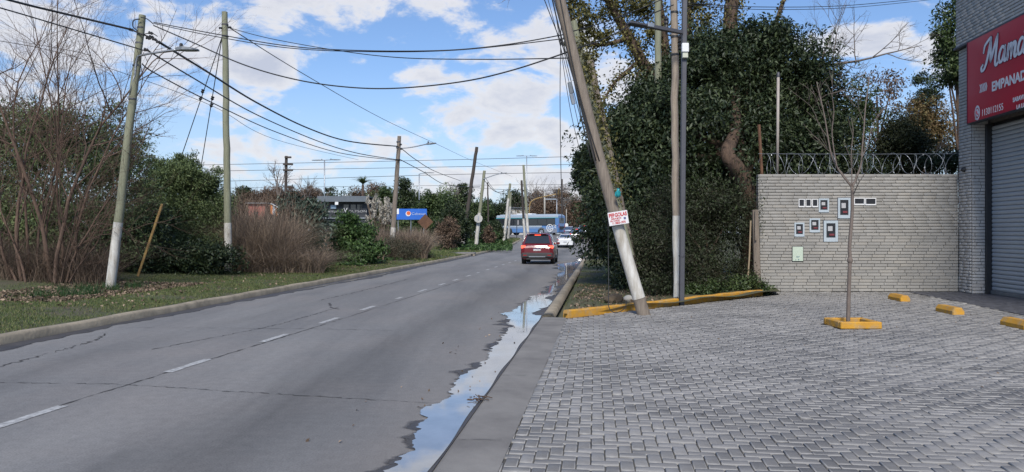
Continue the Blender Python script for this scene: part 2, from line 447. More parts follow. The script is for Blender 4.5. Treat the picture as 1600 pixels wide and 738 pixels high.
# ------------------------------------------------------------------ lie of the land
def sm(t):
    t = np.clip(t, 0, 1); return t * t * (3 - 2 * t)
def zr(Y): return 1.5 * sm((np.asarray(Y, float) - 76) / 38)                 # the road climbs towards the crossing
def gx(Y): return -.554 + .120 * (np.asarray(Y, float) - 5.145)              # right gutter line
KY = [-12, 11, 17.9, 30, 42.5, 55, 66, 80, 92, 97, 99.5, 101, 102.5, 106, 112, 124, 150, 210]
KXX = [-9.9, -7.59, -6.92, -5.68, -4.35, -3.2, -2.33, -.9, .55, 1.3, 1.25, .5, -2.2, -9, -20, -42, -90, -200]
def kx(Y): return np.interp(Y, KY, KXX)                                       # foot of the left kerb
def ax(Y): return -.10 + .1235 * (np.asarray(Y, float) - 5.145)           # right edge of the concrete strip, where the pavers start
RD = Vector((.1118, .9937, 0)); RN = Vector((.9937, -.1118, 0))               # along and across the road


def left_h(X, Y):
    t = np.maximum(kx(Y) - X, 0)
    return zr(Y) + .125 + .05 * sm(t / 2) + .55 * sm((t - 3.2) / 6) * sm((np.asarray(Y, float) - 12) / 16) + .5 * sm((t - 12) / 30)


def grid(name, rows, cols_fn, hfn, m, label, kind='structure', smooth=True):
    V, n = [], None
    for y in rows:
        xs = cols_fn(y); n = len(xs)
        V.append(np.stack([xs, np.full(n, y), hfn(xs, y)], 1))
    V = np.concatenate(V); r = len(rows)
    a = (np.arange(r - 1)[:, None] * n + np.arange(n - 1)[None]).ravel()
    o = link(name, np_mesh(name, V, np.stack([a, a + 1, a + n + 1, a + n], 1), smooth), m)
    return tag(o, label, name.replace('_', ' '), kind=kind)


ROWS = np.concatenate([np.arange(-12, 30, .35), np.arange(30, 80, 1), np.arange(80, 125, 1.0), np.arange(125, 211, 5)])
grid('ground', np.array([-60, -12, 0, 40, 76, 82, 88, 94, 100, 106, 114, 150, 300, 700, 3000.]), lambda y: np.array([-2500, -400, -120, -40, -12, -4, 0, 4, 8, 14, 40, 120, 400, 2500.]),
     lambda x, y: np.full(len(x), float(zr(y)) - .16), BASE_GROUND, 'flat earthy land under and beyond the whole street')
road = grid('road', ROWS, lambda y: np.linspace(min(kx(y), -5) - .02 if y < 96 else -9.0 if y > 101 else kx(y), float(gx(y)), 14), lambda x, y: np.full(len(x), float(zr(y))), ASPHALT,
            'grey two lane asphalt road running away between the verges')
grid('verge', ROWS, lambda y: kx(y) - np.concatenate([[.14], np.linspace(.35, 12, 34), [14, 18, 24, 34, 50, 80, 140]]),
     lambda x, y: left_h(x, y), SOIL, 'rough grassy verge left of the road rising to the bushes')
cs = MB()
q0 = Vector((2.5, 112.5, 0)); ca = Vector((-.88, .47, 0)); cn = Vector((.47, .88, 0))
zz = lambda p: Vector((p.x, p.y, float(zr(p.y)) + .012))
for i in range(24):
    s0, s1 = -30 + i * 4, -26 + i * 4
    for w0, w1 in ((-5, -1), (-1, 3), (3, 7)):
        cs.quad(zz(q0 + ca * s0 + cn * w0), zz(q0 + ca * s1 + cn * w0), zz(q0 + ca * s1 + cn * w1), zz(q0 + ca * s0 + cn * w1))
tag(cs.build('cross_street', ASPHALT), 'cross street at the far junction where the bus passes', 'street', kind='structure')

# left kerb: rounded concrete edge
def sweep(name, ys, xfn, prof, m, label, zf=zr):
    V = []
    for y in ys:
        x = float(xfn(y)); z = float(zf(y))
        V += [(x + dx + .006 * math.sin(y * 7.1 + dx * 9) * (dz > .02), y, z + dz + .008 * math.sin(y * 2.3) * (dz > .05)) for dx, dz in prof]
    n = len(prof); r = len(ys)
    a = (np.arange(r - 1)[:, None] * n + np.arange(n - 1)[None]).ravel()
    quads = np.stack([a, a + 1, a + n + 1, a + n], 1)
    cap = [(0, 1, n - 2, n - 1)] + [(k, k + 1, n - 2 - k, n - 1 - k) for k in range(1, n // 2 - 1)]
    return tag(link(name, np_mesh(name, V, np.concatenate([quads, np.array(cap)]), False), m), label, 'kerb', kind='structure')
KROWS = np.concatenate([np.arange(-12, 40, .4), np.arange(40, 96, 1), np.arange(96, 112, .5), np.arange(112, 150, 3)])
sweep('kerb', KROWS, kx, [(.02, -.1), (.0, .0), (-.02, .10), (-.05, .135), (-.16, .14), (-.18, .10)], CONC, 'worn concrete kerb along the left side of the road')
RROWS = np.concatenate([np.arange(14.75, 40, .4), np.arange(40, 106, 1)])
sweep('kerb', RROWS, gx, [(-.02, -.05), (.0, .015), (.03, .048), (.10, .058), (.20, .05), (.24, -.05)], CONC, 'low broken kerb on the right along the water filled gutter')
# right verge behind that kerb, and the planted bed behind the yellow kerb
BEDA, BEDB = Vector((1.13, 14.65, 0)), Vector((6.72, 19.95, 0))
def bed_y(x): return BEDA.y + (x - BEDA.x) * (BEDB.y - BEDA.y) / (BEDB.x - BEDA.x)
def right_h(x, y): return zr(y) + .05 + .06 * sm((x - gx(y)) / 2) + .03 * np.sin(x * 2.1 + y * 1.3)
V, Q = [], []
us = np.concatenate([[0], np.linspace(.2, 6, 24), [8, 12, 20, 40, 80]])
vy = np.concatenate([np.linspace(0, 14, 60), np.linspace(15, 92, 60)])
for s in vy:
    for u in us:
        x0 = 1.02 + u; y0 = bed_y(min(x0, 6.8)) + .05 if x0 < 6.8 else 21.6
        y = y0 + s; x = x0 + .1125 * (y - 14.65) * max(0, 1 - u / 30)
        x = max(x, float(gx(y)) + .2)
        V.append((x, y, float(right_h(x, y))))
n = len(us); a = (np.arange(len(vy) - 1)[:, None] * n + np.arange(n - 1)[None]).ravel()
tag(link('verge', np_mesh('verge', V, np.stack([a, a + 1, a + n + 1, a + n], 1), True), SOIL), 'bare soil verge right of the road under the dark trees', 'verge', kind='structure')

# lane dashes, joints and cracks: thin sheets on the road
def strip(mb, pts, w, z=.004):
    for (x0, y0, w0), (x1, y1, w1) in zip(pts[:-1], pts[1:]):
        d = Vector((x1 - x0, y1 - y0, 0)).normalized(); nn = Vector((-d.y, d.x, 0))
        a, b = Vector((x0, y0, float(zr(y0)) + z)), Vector((x1, y1, float(zr(y1)) + z))
        mb.quad(a - nn * w0 / 2, b - nn * w1 / 2, b + nn * w1 / 2, a + nn * w0 / 2)
def mid(y): return -4.38 + .1165 * (y - 6.5)
for i, y0 in enumerate([3.85, 6.2, 8.85, 11.32, 13.7, 16.1, 18.9, 21.2, 23.9, 26.3, 28.9, 31.4, 34, 36.8, 39.6, 42.4, 45.4]):
    L_ = .92 if i not in (6, 11) else .5
    dm = MB(); n = 6; r = random.Random(i)
    ys = [y0 + L_ * k / n for k in range(n + 1)]
    strip(dm, [(mid(y), y, .115 + r.uniform(-.018, .012)) for y in ys], 0, .005)
    dm.build('lane_dash', PAINT_ROAD, road)
def crack(pts, w, seed, wob=.04, parts=30):
    r = random.Random(seed); P = [Vector((*p, 0)) for p in pts]; out = []
    for a, b in zip(P[:-1], P[1:]):
        for k in range(parts):
            p = a.lerp(b, k / parts); out.append((p.x + r.uniform(-wob, wob), p.y + r.uniform(-wob, wob), w * r.choice([.15, .5, .8, 1.0, 1.5]) * r.uniform(.6, 1.2)))
    m_ = MB(); strip(m_, out, 0, .0045); return m_.build('road_crack', CRACK, road)
gp = lambda px, py: ((px - CX) / F * (F * H / (py - HY)), F * H / (py - HY))
crack([gp(-60, 684), gp(97, 633), gp(400, 540), gp(530, 500), gp(730, 436)], .022, 1, .012, 40)
crack([gp(-20, 578), gp(95, 548), gp(150, 532), gp(165, 521)], .020, 2, .05)
crack([gp(-20, 598), gp(195, 601), gp(330, 610), gp(460, 618), gp(700, 632)], .014, 3, .02)
crack([gp(240, 546), gp(395, 516), gp(440, 506), gp(530, 480)], .020, 4, .03)
crack([gp(185, 512), gp(480, 514), gp(620, 517)], .014, 5, .02)
crack([gp(515, 474), gp(517, 481), gp(532, 484)], .05, 6, .01, 10)
crack([gp(500, 470), gp(560, 456), gp(640, 436)], .04, 7, .04)
for k_, (ya, xa) in enumerate(((5.9, .02), (8.6, .01), (11.4, .03), (13.2, .0))):
    crack([(float(gx(ya)) + .03, ya), (float(ax(ya)) - .02, ya + xa)], .010, 20 + k_, .008, 8).location.z = .012

# wet gutters and standing water
def ragged(name, m, z, ys, left, right, label, kind='structure', cat='water', n=9, flip=False):
    V = []
    for i, y in enumerate(ys):
        l, r_ = left[i], right[i]
        for k in range(n): V.append((l + (r_ - l) * k / (n - 1), y, float(zr(y)) + z))
    a = (np.arange(len(ys) - 1)[:, None] * n + np.arange(n - 1)[None]).ravel()
    me = np_mesh(name, V, np.stack([a, a + 1, a + n + 1, a + n], 1)); at_ = me.attributes.new('across', 'FLOAT', 'POINT')
    t = np.tile(np.linspace(0, 1, n), len(ys)); at_.data.foreach_set('value', (1 - t if flip else t).astype(np.float32))
    return tag(link(name, me, m), label, cat, kind=kind)
def jag(ys, scale, seed, amp):
    r = np.random.default_rng(seed); o = np.zeros(len(ys))
    for k in range(5):
        ph = r.uniform(0, 6.3); f = scale * 1.9 ** k
        o += np.sin(ys * f + ph + 1.7 * np.sin(ys * f * .37 + ph * 2)) / 1.55 ** k
    return o * amp
WATER = mat('gutter_water', (.27, .285, .30), (.20, .21, .215), rough=.03, scale=3, spec=.5, bump=.03, bscale=4, bdist=.01)  # pale base colour stands in for part of the bright sky reflection
WATER.node_tree.nodes['Principled BSDF'].inputs['IOR'].default_value = 2.5
ys = np.concatenate([np.arange(3.2, 17, .03), np.arange(17, 60, .08), np.arange(60, 76, .3)])
wb = np.interp(ys, [3.2, 5.1, 5.7, 6.5, 8.2, 9, 9.9, 11, 12.4, 13.4, 15.4, 17.5, 19, 22.8, 28, 33, 36, 39.5, 42, 44, 46, 52, 60, 66, 76],
               [.28, .30, .34, .38, .42, .35, .30, .33, .40, .54, .64, .72, .55, .36, .46, .50, .90, 1.15, .7, .3, .25, .3, .42, 1.1, .4])
width = np.maximum(wb * (1 + jag(ys, .9, 3, .13)) + jag(ys, 5.5, 4, .030) + jag(ys, 23, 14, .012), .08)
inset = np.where(ys < 15, .012 + .012 * (1 + np.sin(ys * 3)), np.maximum(.10 + jag(ys, 1.3, 12, .09), .02))
ragged('puddle', WATER, .010, ys, gx(ys) - width - inset * .5, gx(ys) - inset, 'long strip of standing water along the right gutter reflecting the sky')
wet = width + np.maximum(.09 + jag(ys, 2.2, 8, .10) + jag(ys, 9, 9, .04), .03)
ragged('wet_patch', WET, .005, ys, gx(ys) - wet - .02, gx(ys) + 0 * ys, 'dark wet asphalt fringing the gutter water', cat='wet asphalt')
ys2 = np.concatenate([np.arange(8, 40, .06), np.arange(40, 92, .4)])
w2 = np.maximum(np.interp(ys2, [8, 11, 14, 18, 24, 28, 33, 40, 60, 92], [.45, .42, .35, .30, .55, .75, .55, .4, .3, .2]) + jag(ys2, .8, 21, .06) + jag(ys2, 4, 22, .04), .05)
ragged('wet_patch', WET, .0055, ys2, kx(ys2) + 0 * ys2, kx(ys2) + w2, 'dark damp line of asphalt at the foot of the left kerb', cat='wet asphalt', flip=True)
ys3 = np.arange(21, 34, .06)
w3 = np.maximum(.16 * sm((ys3 - 21) / 3) * sm((34 - ys3) / 4) + jag(ys3, 1.3, 31, .05), .01)
ragged('puddle', WATER, .009, ys3, kx(ys3) + .22 - 0 * ys3, kx(ys3) + .22 + w3, 'thin puddle on the far side of the road by the left kerb')

# ------------------------------------------------------------------ paved forecourt
ap = MB()
AY = list(np.arange(2.0, 14.66, .55)) + [14.66]
for y0, y1 in zip(AY[:-1], AY[1:]):
    A, B = float(gx(y0)), float(gx(y1)); wA, wB = float(ax(y0)) - A, float(ax(y1)) - B
    prof = [(0, -.08), (0, -.004), (.07, .010), (.5, .010), (1, -.002)]
    for (u0, z0), (u1, z1) in zip(prof[:-1], prof[1:]):
        ap.quad((A + u0 * wA, y0, z0), (A + u1 * wA, y0, z1), (B + u1 * wB, y1, z1), (B + u0 * wB, y1, z0))
ap_o = tag(ap.build('gutter_apron', APRON), 'smooth concrete strip between the gutter water and the pavers', 'apron', kind='structure')
WALL_Y, WALL_X0, WALL_X1 = 21.3, 7.11, 12.81
Q0 = Vector((WALL_X1, WALL_Y, 0))
def dark_line(y): return 10.45 + .14 * (y - 15.07)
pv = MB()
pts = [(ax(1.5) - .02, 1.5), (16, 1.5), (16, 21.32), (6.72, 21.32), (6.72, 20.0), (BEDA.x, BEDA.y), (ax(14.65) - .02, 14.65)]
pv.add([(float(x), float(y), -.014) for x, y in pts], [tuple(range(len(pts)))])
paving = tag(pv.build('paving', SAND), 'herringbone forecourt of worn grey concrete pavers', 'paving', kind='structure')

def in_paving(p):
    x, y = p[..., 0], p[..., 1]
    ok = (x > ax(y) - .07) & (y > 2.2) & (x < dark_line(y) - .05) & (y < WALL_Y - .06)
    bedline = np.where(x < BEDB.x, BEDA.y + (x - BEDA.x) * (BEDB.y - BEDA.y) / (BEDB.x - BEDA.x) - .07, 99)
    ok &= y < bedline
    ok &= ~((x > PL[0] - .04) & (x < PL[0] + .76) & (y > PL[1] - .04) & (y < PL[1] + .78))
    return ok
PL = (5.73, 12.93)      # tree planter's near left corner
def paver_rects():
    a = .1035; out = []
    for i in range(-40, 190):
        for j in range(0, 230):
            c = (i - j) % 4
            if c == 0: out.append((i + 1, j + .5, 1.0, .5))
            elif c == 3: out.append((i + .5, j + 1, .5, 1.0))
    R = np.array(out); R[:, :] *= a
    return R
R_ = paver_rects()
cc = np.stack([R_[:, 0], R_[:, 1]], 1)
world_c = np.stack([.1 + cc[:, 0] * RN.x + cc[:, 1] * RD.x, 1.2 + cc[:, 0] * RN.y + cc[:, 1] * RD.y], 1)
fov = (np.abs(world_c[:, 0] / np.maximum(world_c[:, 1], .1)) < .80)
keep = in_paving(world_c) & fov
R_, world_c = R_[keep], world_c[keep]
rg = np.random.default_rng(5)
def paver_verts(hx, hy, cx_, cy_, z, tx, ty, rot, clip=True):
    """Arrays in, (n,12,3) out: bevelled block top."""
    g, bv = .0055, .007
    n = len(hx); V = np.zeros((n, 12, 3))
    for ring, (ins, dz) in enumerate(((g, -.05), (g, -.007), (g + bv, 0))):
        for k, (sx, sy) in enumerate(((-1, -1), (1, -1), (1, 1), (-1, 1))):
            lx, ly = sx * (hx - ins), sy * (hy - ins)
            V[:, ring * 4 + k, 0] = lx * np.cos(rot) - ly * np.sin(rot); V[:, ring * 4 + k, 1] = lx * np.sin(rot) + ly * np.cos(rot)
            V[:, ring * 4 + k, 2] = z + dz + lx * tx + ly * ty
    W = np.empty_like(V)
    lat = np.maximum(cx_[:, None] * RN.x + cy_[:, None] * RN.y + V[..., 0], (ax(cy_) * RN.x + cy_ * RN.y)[:, None]) if clip else cx_[:, None] * RN.x + cy_[:, None] * RN.y + V[..., 0]
    V[..., 0] = lat - (cx_[:, None] * RN.x + cy_[:, None] * RN.y)
    W[..., 0] = cx_[:, None] + V[..., 0] * RN.x + V[..., 1] * RD.x
    W[..., 1] = cy_[:, None] + V[..., 0] * RN.y + V[..., 1] * RD.y
    W[..., 2] = V[..., 2]
    return W
PF = np.array([(0, 1, 5, 4), (1, 2, 6, 5), (2, 3, 7, 6), (3, 0, 4, 7), (4, 5, 9, 8), (5, 6, 10, 9), (6, 7, 11, 10), (7, 4, 8, 11), (8, 9, 10, 11)])
n = len(R_)
zt = rg.normal(0, .0026, n) + .006 * np.sin(world_c[:, 0] * 1.3 + np.sin(world_c[:, 1] * .9)) * np.sin(world_c[:, 1] * 1.1 + 1); tx, ty = rg.normal(0, .012, n), rg.normal(0, .012, n); rot = rg.normal(0, .016, n)
size_seen = 1.0 / (world_c[:, 1] ** 2)
vis = (np.abs(world_c[:, 0] / world_c[:, 1]) < .68) & (world_c[:, 1] > 5.2) & (world_c[:, 0] > ax(world_c[:, 1]) + .16)
order = np.argsort(-(size_seen * vis))
one, many = order[:300], order[300:]
W = paver_verts(R_[many, 2], R_[many, 3], world_c[many, 0], world_c[many, 1], zt[many], tx[many], ty[many], rot[many])
fld = (np.arange(len(many))[:, None, None] * 12 + PF[None]).reshape(-1, 4)
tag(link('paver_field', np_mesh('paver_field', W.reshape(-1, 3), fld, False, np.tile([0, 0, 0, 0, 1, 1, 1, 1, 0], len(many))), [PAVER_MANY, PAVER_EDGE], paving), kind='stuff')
proto = {}
for hx, hy in ((.1035, .05175), (.05175, .1035)):
    V1 = paver_verts(np.array([hx]), np.array([hy]), np.zeros(1), np.zeros(1), np.zeros(1), np.zeros(1), np.zeros(1), np.zeros(1), False)[0]
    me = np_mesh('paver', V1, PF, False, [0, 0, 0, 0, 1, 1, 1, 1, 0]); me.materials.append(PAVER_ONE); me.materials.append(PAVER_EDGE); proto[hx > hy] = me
for k in one:
    o = bpy.data.objects.new('paver', proto[bool(R_[k, 2] > R_[k, 3])]); COL.objects.link(o); o.parent = paving
    o.location = (world_c[k, 0], world_c[k, 1], zt[k]); o.rotation_euler = (ty[k], -tx[k], rot[k])

# dark pavers in front of the shutter
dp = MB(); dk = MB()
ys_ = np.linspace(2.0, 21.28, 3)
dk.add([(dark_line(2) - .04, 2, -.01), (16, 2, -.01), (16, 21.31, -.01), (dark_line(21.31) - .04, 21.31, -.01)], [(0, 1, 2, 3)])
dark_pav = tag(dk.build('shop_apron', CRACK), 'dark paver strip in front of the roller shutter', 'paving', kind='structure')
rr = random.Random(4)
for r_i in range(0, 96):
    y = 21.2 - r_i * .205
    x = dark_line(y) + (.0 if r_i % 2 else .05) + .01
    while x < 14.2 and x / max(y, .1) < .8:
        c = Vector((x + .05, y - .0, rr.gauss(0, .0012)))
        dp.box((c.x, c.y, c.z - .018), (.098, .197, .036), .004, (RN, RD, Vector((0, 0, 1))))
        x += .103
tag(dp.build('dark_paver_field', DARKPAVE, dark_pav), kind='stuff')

# yellow kerb in two lengths beside the lamp post, planter, parking stops
def kerb_run(A, B, w, h, seed, name, label):
    m_ = MB(); r = random.Random(seed); d = (B - A).normalized(); nn = Vector((-d.y, d.x, 0)); k = max(2, int((B - A).length / .25)); V = []
    for i in range(k + 1):
        p = A.lerp(B, i / k); j = r.uniform(-.012, .012); e = r.uniform(-.008, .008)
        V.append([p + nn * (j), p + nn * j + Vector((0, 0, h - .02 + e)), p + nn * (j + .025) + Vector((0, 0, h + e)), p + nn * (j + w - .025) + Vector((0, 0, h + e)), p + nn * (j + w) + Vector((0, 0, h - .03)), p + nn * (j + w)])
    for a, b in zip(V[:-1], V[1:]):
        m_.add(a + b, [(q, q + 1, q + 7, q + 6) for q in range(5)])
    m_.add(V[0], [(0, 1, 2, 3, 4, 5)]); m_.add(V[-1], [(5, 4, 3, 2, 1, 0)])
    o = m_.build(name, YELLOW); return tag(o, label, 'kerb', kind='structure')
def lerpx(px):       # point on the bed line seen at pixel column px
    k = (px - CX) / F; s = (BEDB.y - BEDA.y) / (BEDB.x - BEDA.x)
    x = k * (BEDA.y - s * BEDA.x) / (1 - k * s); return Vector((x, bed_y(x), -.01))
kerb_run(lerpx(889), lerpx(1061), .16, .155, 3, 'yellow_kerb', 'yellow painted kerb piece from the verge to the grey lamp post')
kerb_run(lerpx(1068), lerpx(1192), .16, .165, 4, 'yellow_kerb', 'yellow painted kerb piece from the lamp post to the brick wall')
pl = wthing('tree_planter', 'square yellow kerbed planter round the young bare tree', 'planter', (PL[0] + .36, PL[1] + .37, 0))
S = .72
for (cx_, cy_, sx, sy) in ((.36, .05, .72, .10), (.36, .68, .72, .10), (.05, .365, .10, .53), (.67, .365, .10, .53)):
    MB().box((PL[0] + cx_, PL[1] + cy_, .055), (sx, sy, .125), .014).build('kerb_side', YELLOW, pl)
MB().box((PL[0] + .36, PL[1] + .365, -.02), (.519, .529, .05)).build('soil', mat('planter_soil', (.09, .075, .055), (.16, .14, .10), rough=.95, scale=20, bump=.8, bscale=40), pl)
for i, (x, y, lab) in enumerate([(9.62, 18.15, 'yellow parking stop nearest the brick wall'), (9.12, 15.15, 'yellow parking stop between the other two stops'),
                                 (8.93, 12.75, 'yellow parking stop cut by the right picture edge')]):
    o = wthing('parking_stop', lab, 'parking stop', (x, y, 0), 'yellow concrete parking stops')
    c = Vector((x, y, .06)) + RD * .38 + RN * .0
    m_ = MB(); L2 = .40; w1, w2, h = .12, .07, .145
    pr = [(-w1, .0), (-w1, .07), (-w2, h), (w2, h), (w1, .07), (w1, .0)]
    ends = []
    for e in (-L2, -L2 + .03, L2 - .03, L2):
        sc = .88 if abs(e) == L2 else 1
        ends.append([Vector((x, y, 0)) + RD * (.4 + e) + RN * (u * sc) + Vector((0, 0, v * (sc if v > .1 else 1))) for u, v in pr])
    for a, b in zip(ends[:-1], ends[1:]): m_.add(a + b, [(q, (q + 1) % 6, 6 + (q + 1) % 6, 6 + q) for q in range(6)])
    m_.add(ends[0], [tuple(range(6))]); m_.add(ends[-1], [tuple(range(6))[::-1]])
    m_.build('block', YELLOW, o)
# ------------------------------------------------------------------ brick walls
def brick_plan(width, height, bh, bl, seed, start=0.0):
    """Courses of long thin bricks on a face: (u0, u1, z0, z1)."""
    r = random.Random(seed); out = []; z = 0.0; k = 0
    while z < height - .02:
        u = -r.choice([0, .33, .5, .67]) * bl if k % 2 else -r.choice([.15, .4, .8]) * bl
        while u < width - .01:
            a, b = max(u, 0), min(u + bl, width)
            if b - a > .04: out.append((start + a, start + b, z, min(z + bh, height)))
            u += bl
        z += bh; k += 1
    return out
def brick_mesh(l, h, d, bv=.006):
    """A brick face of length l, height h standing d proud, along local x, facing -y, base at the origin."""
    V = []
    for y, i in ((0, 0.0), (-d + bv, 0.0), (-d, bv)):
        V += [(i, y, i), (l - i, y, i), (l - i, y, h - i), (i, y, h - i)]
    return V, [(0, 1, 5, 4), (1, 2, 6, 5), (2, 3, 7, 6), (3, 0, 4, 7), (4, 5, 9, 8), (5, 6, 10, 9), (6, 7, 11, 10), (7, 4, 8, 11), (8, 9, 10, 11)]
BRICK_CACHE = {}
def lay(parent, bricks, face, budget, seed, joint=.012, proud=.03, one=None, many=None):
    """bricks on a face: face(u) -> (x, y) base point and rz its turn; the first `budget` become parts, the rest one field."""
    (ox, oy), rz = face; r = random.Random(seed); fld = MB(); c, s = math.cos(rz), math.sin(rz)
    for i, (u0, u1, z0, z1) in enumerate(bricks):
        l, h = u1 - u0 - joint, z1 - z0 - joint
        x, y = ox + (u0 + joint / 2) * c, oy + (u0 + joint / 2) * s; z = z0 + joint / 2; d = proud + r.uniform(-.004, .004)
        if i < budget:
            key = (round(l, 2), round(h, 3), one is None)
            if key not in BRICK_CACHE:
                V_, F_ = brick_mesh(l, h, proud); me = np_mesh('brick', V_, F_); me.materials.append(one or BRICK_ONE); BRICK_CACHE[key] = me
            o = bpy.data.objects.new('brick', BRICK_CACHE[key]); COL.objects.link(o); o.parent = parent
            o.location = (x + s * (d - proud), y - c * (d - proud), z); o.rotation_euler = (0, 0, rz)
        else:
            V_, F_ = brick_mesh(l, h, d)
            fld.add([(x + p[0] * c - p[1] * s, y + p[0] * s + p[1] * c, z + p[2]) for p in V_], F_)
    if fld.v:
        me = bpy.data.meshes.new('brick_field'); me.from_pydata(fld.v, [], fld.f); me.update()
        tag(link('brick_field', me, many or BRICK_MANY, parent), kind='stuff')

WALL_H = 3.37
wall = thing('brick_wall', 'pale grey brick boundary wall with meter boxes and razor wire on top', 'wall', (WALL_X0, WALL_Y, 0))
WL = WALL_X1 - WALL_X0
MB().box((WL / 2, .13, WALL_H / 2), (WL, .20, WALL_H)).build('core', MORTAR_PALE, wall)
bp_ = brick_plan(WL, WALL_H, WALL_H / 38, .372, 11)
bp_.sort(key=lambda q: -(q[2] + .001 * q[0]))
lay(wall, bp_, ((0, .03), 0), 300, 3)
end_b = [(0, .20, i * WALL_H / 38, (i + 1) * WALL_H / 38) for i in range(38)]
lay(wall, end_b, ((.0, .23), -math.pi / 2), 0, 4)

# ------------------------------------------------------------------ shop building (local x towards the viewer along the facade, y into the building)
brz = math.atan2(-RD.y, -RD.x)
shop = thing('shop_building', 'grey brick corner shop with overhanging upper floor and roller shutter', 'building', (WALL_X1, WALL_Y, 0), brz)
OV = 6.98
mb = MB(); mb.box((.345, 1.03, OV / 2), (.69, 2.0, OV)); mb.build('pillar', MORTAR, shop)
mb = MB(); mb.box((9.5, 3.0, OV / 2), (5.0, 5.2, OV)); mb.box((3.85, 3.2, (4.7 + OV) / 2), (6.3, 5.4, OV - 4.75)); mb.box((5, 6.6, 3), (10, 1.4, 6)); mb.build('wall', MORTAR, shop)
mb = MB(); mb.box((6.0, 2.95, OV + 1.1), (12.0, 6.0, 2.2)); mb.build('upper_wall', MORTAR, shop)
MB().box((6.0, 2.92, OV - .035), (12.06, 6.1, .07), .01).build('soffit_edge', STEEL_GREY, shop)
MB().box((6.0, 2.95, OV + 2.3), (12.3, 6.3, .2), .02).build('roof', CONC, shop)
b1 = [q for q in brick_plan(.69, OV - .07, .0885, .372, 21)]
b2 = [q for q in brick_plan(.42, OV - .07, .0885, .372, 22)]
b3 = [q for q in brick_plan(12.0, 2.19, .0885, .372, 23)]
b3.sort(key=lambda q: (q[0] > 3.4 or q[2] > 1.5, q[0]))
lay(shop, b1, ((0, .03), 0), 175, 5, .015, one=SHOP_ONE, many=SHOP_MANY)
lay(shop, b2, ((.69, .03), math.pi / 2), 0, 6, .014, proud=.028, one=SHOP_ONE, many=SHOP_MANY)
b3s = [(u0, u1, OV + z0, OV + z1) for u0, u1, z0, z1 in b3]
lay(shop, b3s, ((0, -.05), 0), 125, 7, .017, one=SHOP_ONE, many=SHOP_MANY)
# shutter
sh = MB(); SHX0, SHX1, SHB = .80, 6.9, .46
MB().box((.755, SHB - .02, 2.34), (.11, .16, 4.68), .01).build('shutter_rail', BLACK, shop)
mb = MB(); mb.box(((SHX0 + SHX1) / 2, SHB + .10, 2.0), (SHX1 - SHX0, .02, 5.4)); mb.build('shutter_backing', BLACK, shop)
SLAT = mat('shutter_slat_paint', (.46, .49, .51), (.40, .43, .45), rough=.45, scale=3, stretch=(1, 1, 4), metal=.15, big=(.9, (.36, .39, .41), .5))
z = .10; ph = .116; first = None
def slat_mesh():
    prof = [(.0, .0), (-.012, .010), (-.022, .035), (-.022, .075), (-.010, .098), (.004, .108)]
    V_ = []; xs = np.linspace(SHX0, SHX1, 5)
    for x_ in xs: V_ += [(x_, y_, z_) for y_, z_ in prof]
    n_ = len(prof); a_ = (np.arange(len(xs) - 1)[:, None] * n_ + np.arange(n_ - 1)[None]).ravel()
    me = np_mesh('slat', V_, np.stack([a_, a_ + n_, a_ + n_ + 1, a_ + 1], 1)); me.materials.append(SLAT); return me
sme = slat_mesh()
while z < 4.62:
    o = bpy.data.objects.new('slat', sme); COL.objects.link(o); o.parent = shop; o.location = (0, SHB + .06, z); z += ph
MB().box(((SHX0 + SHX1) / 2, SHB + .03, .05), (SHX1 - SHX0, .05, .10), .01).build('bottom_bar', LAMP_GREY, shop)

# sign over the shutter, fixed to the facade
def facade(px, py, b):
    """(a, z) on the plane b metres into the facade seen at pixel px, py."""
    k = (px - CX) / F; ox, oy = WALL_X1 + RN.x * b, WALL_Y + RN.y * b
    a = (oy * k - ox) / (RD.y * k - RD.x); return a, H - (py - HY) / F * (oy - RD.y * a)
RED = mat('sign_red', (.56, .014, .040), (.50, .012, .034), rough=.38, scale=1.2, coat=.2)
SIGNW = mat('sign_white_print', (.80, .80, .82), (.74, .74, .77), rough=.45, scale=3)
MAROON = mat('sign_maroon_print', (.10, .006, .03), (.12, .008, .035), rough=.45, scale=3)
SB = -.13
sign = thing('shop_sign', 'red shop sign with white script and phone number over the shutter', 'sign', (WALL_X1, WALL_Y, 0), brz)
MB().box((4.0, SB + .065, 5.82), (6.40, .13, 2.24), .008).build('panel', RED, sign)
MB().box((4.0, SB + .075, 4.69), (6.42, .17, .03)).build('lower_frame', BLACK, sign)
MB().box((.785, SB + .075, 5.82), (.03, .17, 2.26)).build('side_frame', MAROON, sign)
def spline(P, k=8):
    P = [Vector((*p, 0)) if len(p) == 2 else Vector(p) for p in P]; Q = [P[0]] + P + [P[-1]]; out = []
    for i in range(1, len(Q) - 2):
        for j in range(k):
            t = j / k; a, b, c, d = Q[i - 1], Q[i], Q[i + 1], Q[i + 2]
            out.append(.5 * ((2 * b) + (c - a) * t + (2 * a - 5 * b + 4 * c - d) * t * t + (3 * b - a - 3 * c + d) * t ** 3))
    return out + [P[-1]]
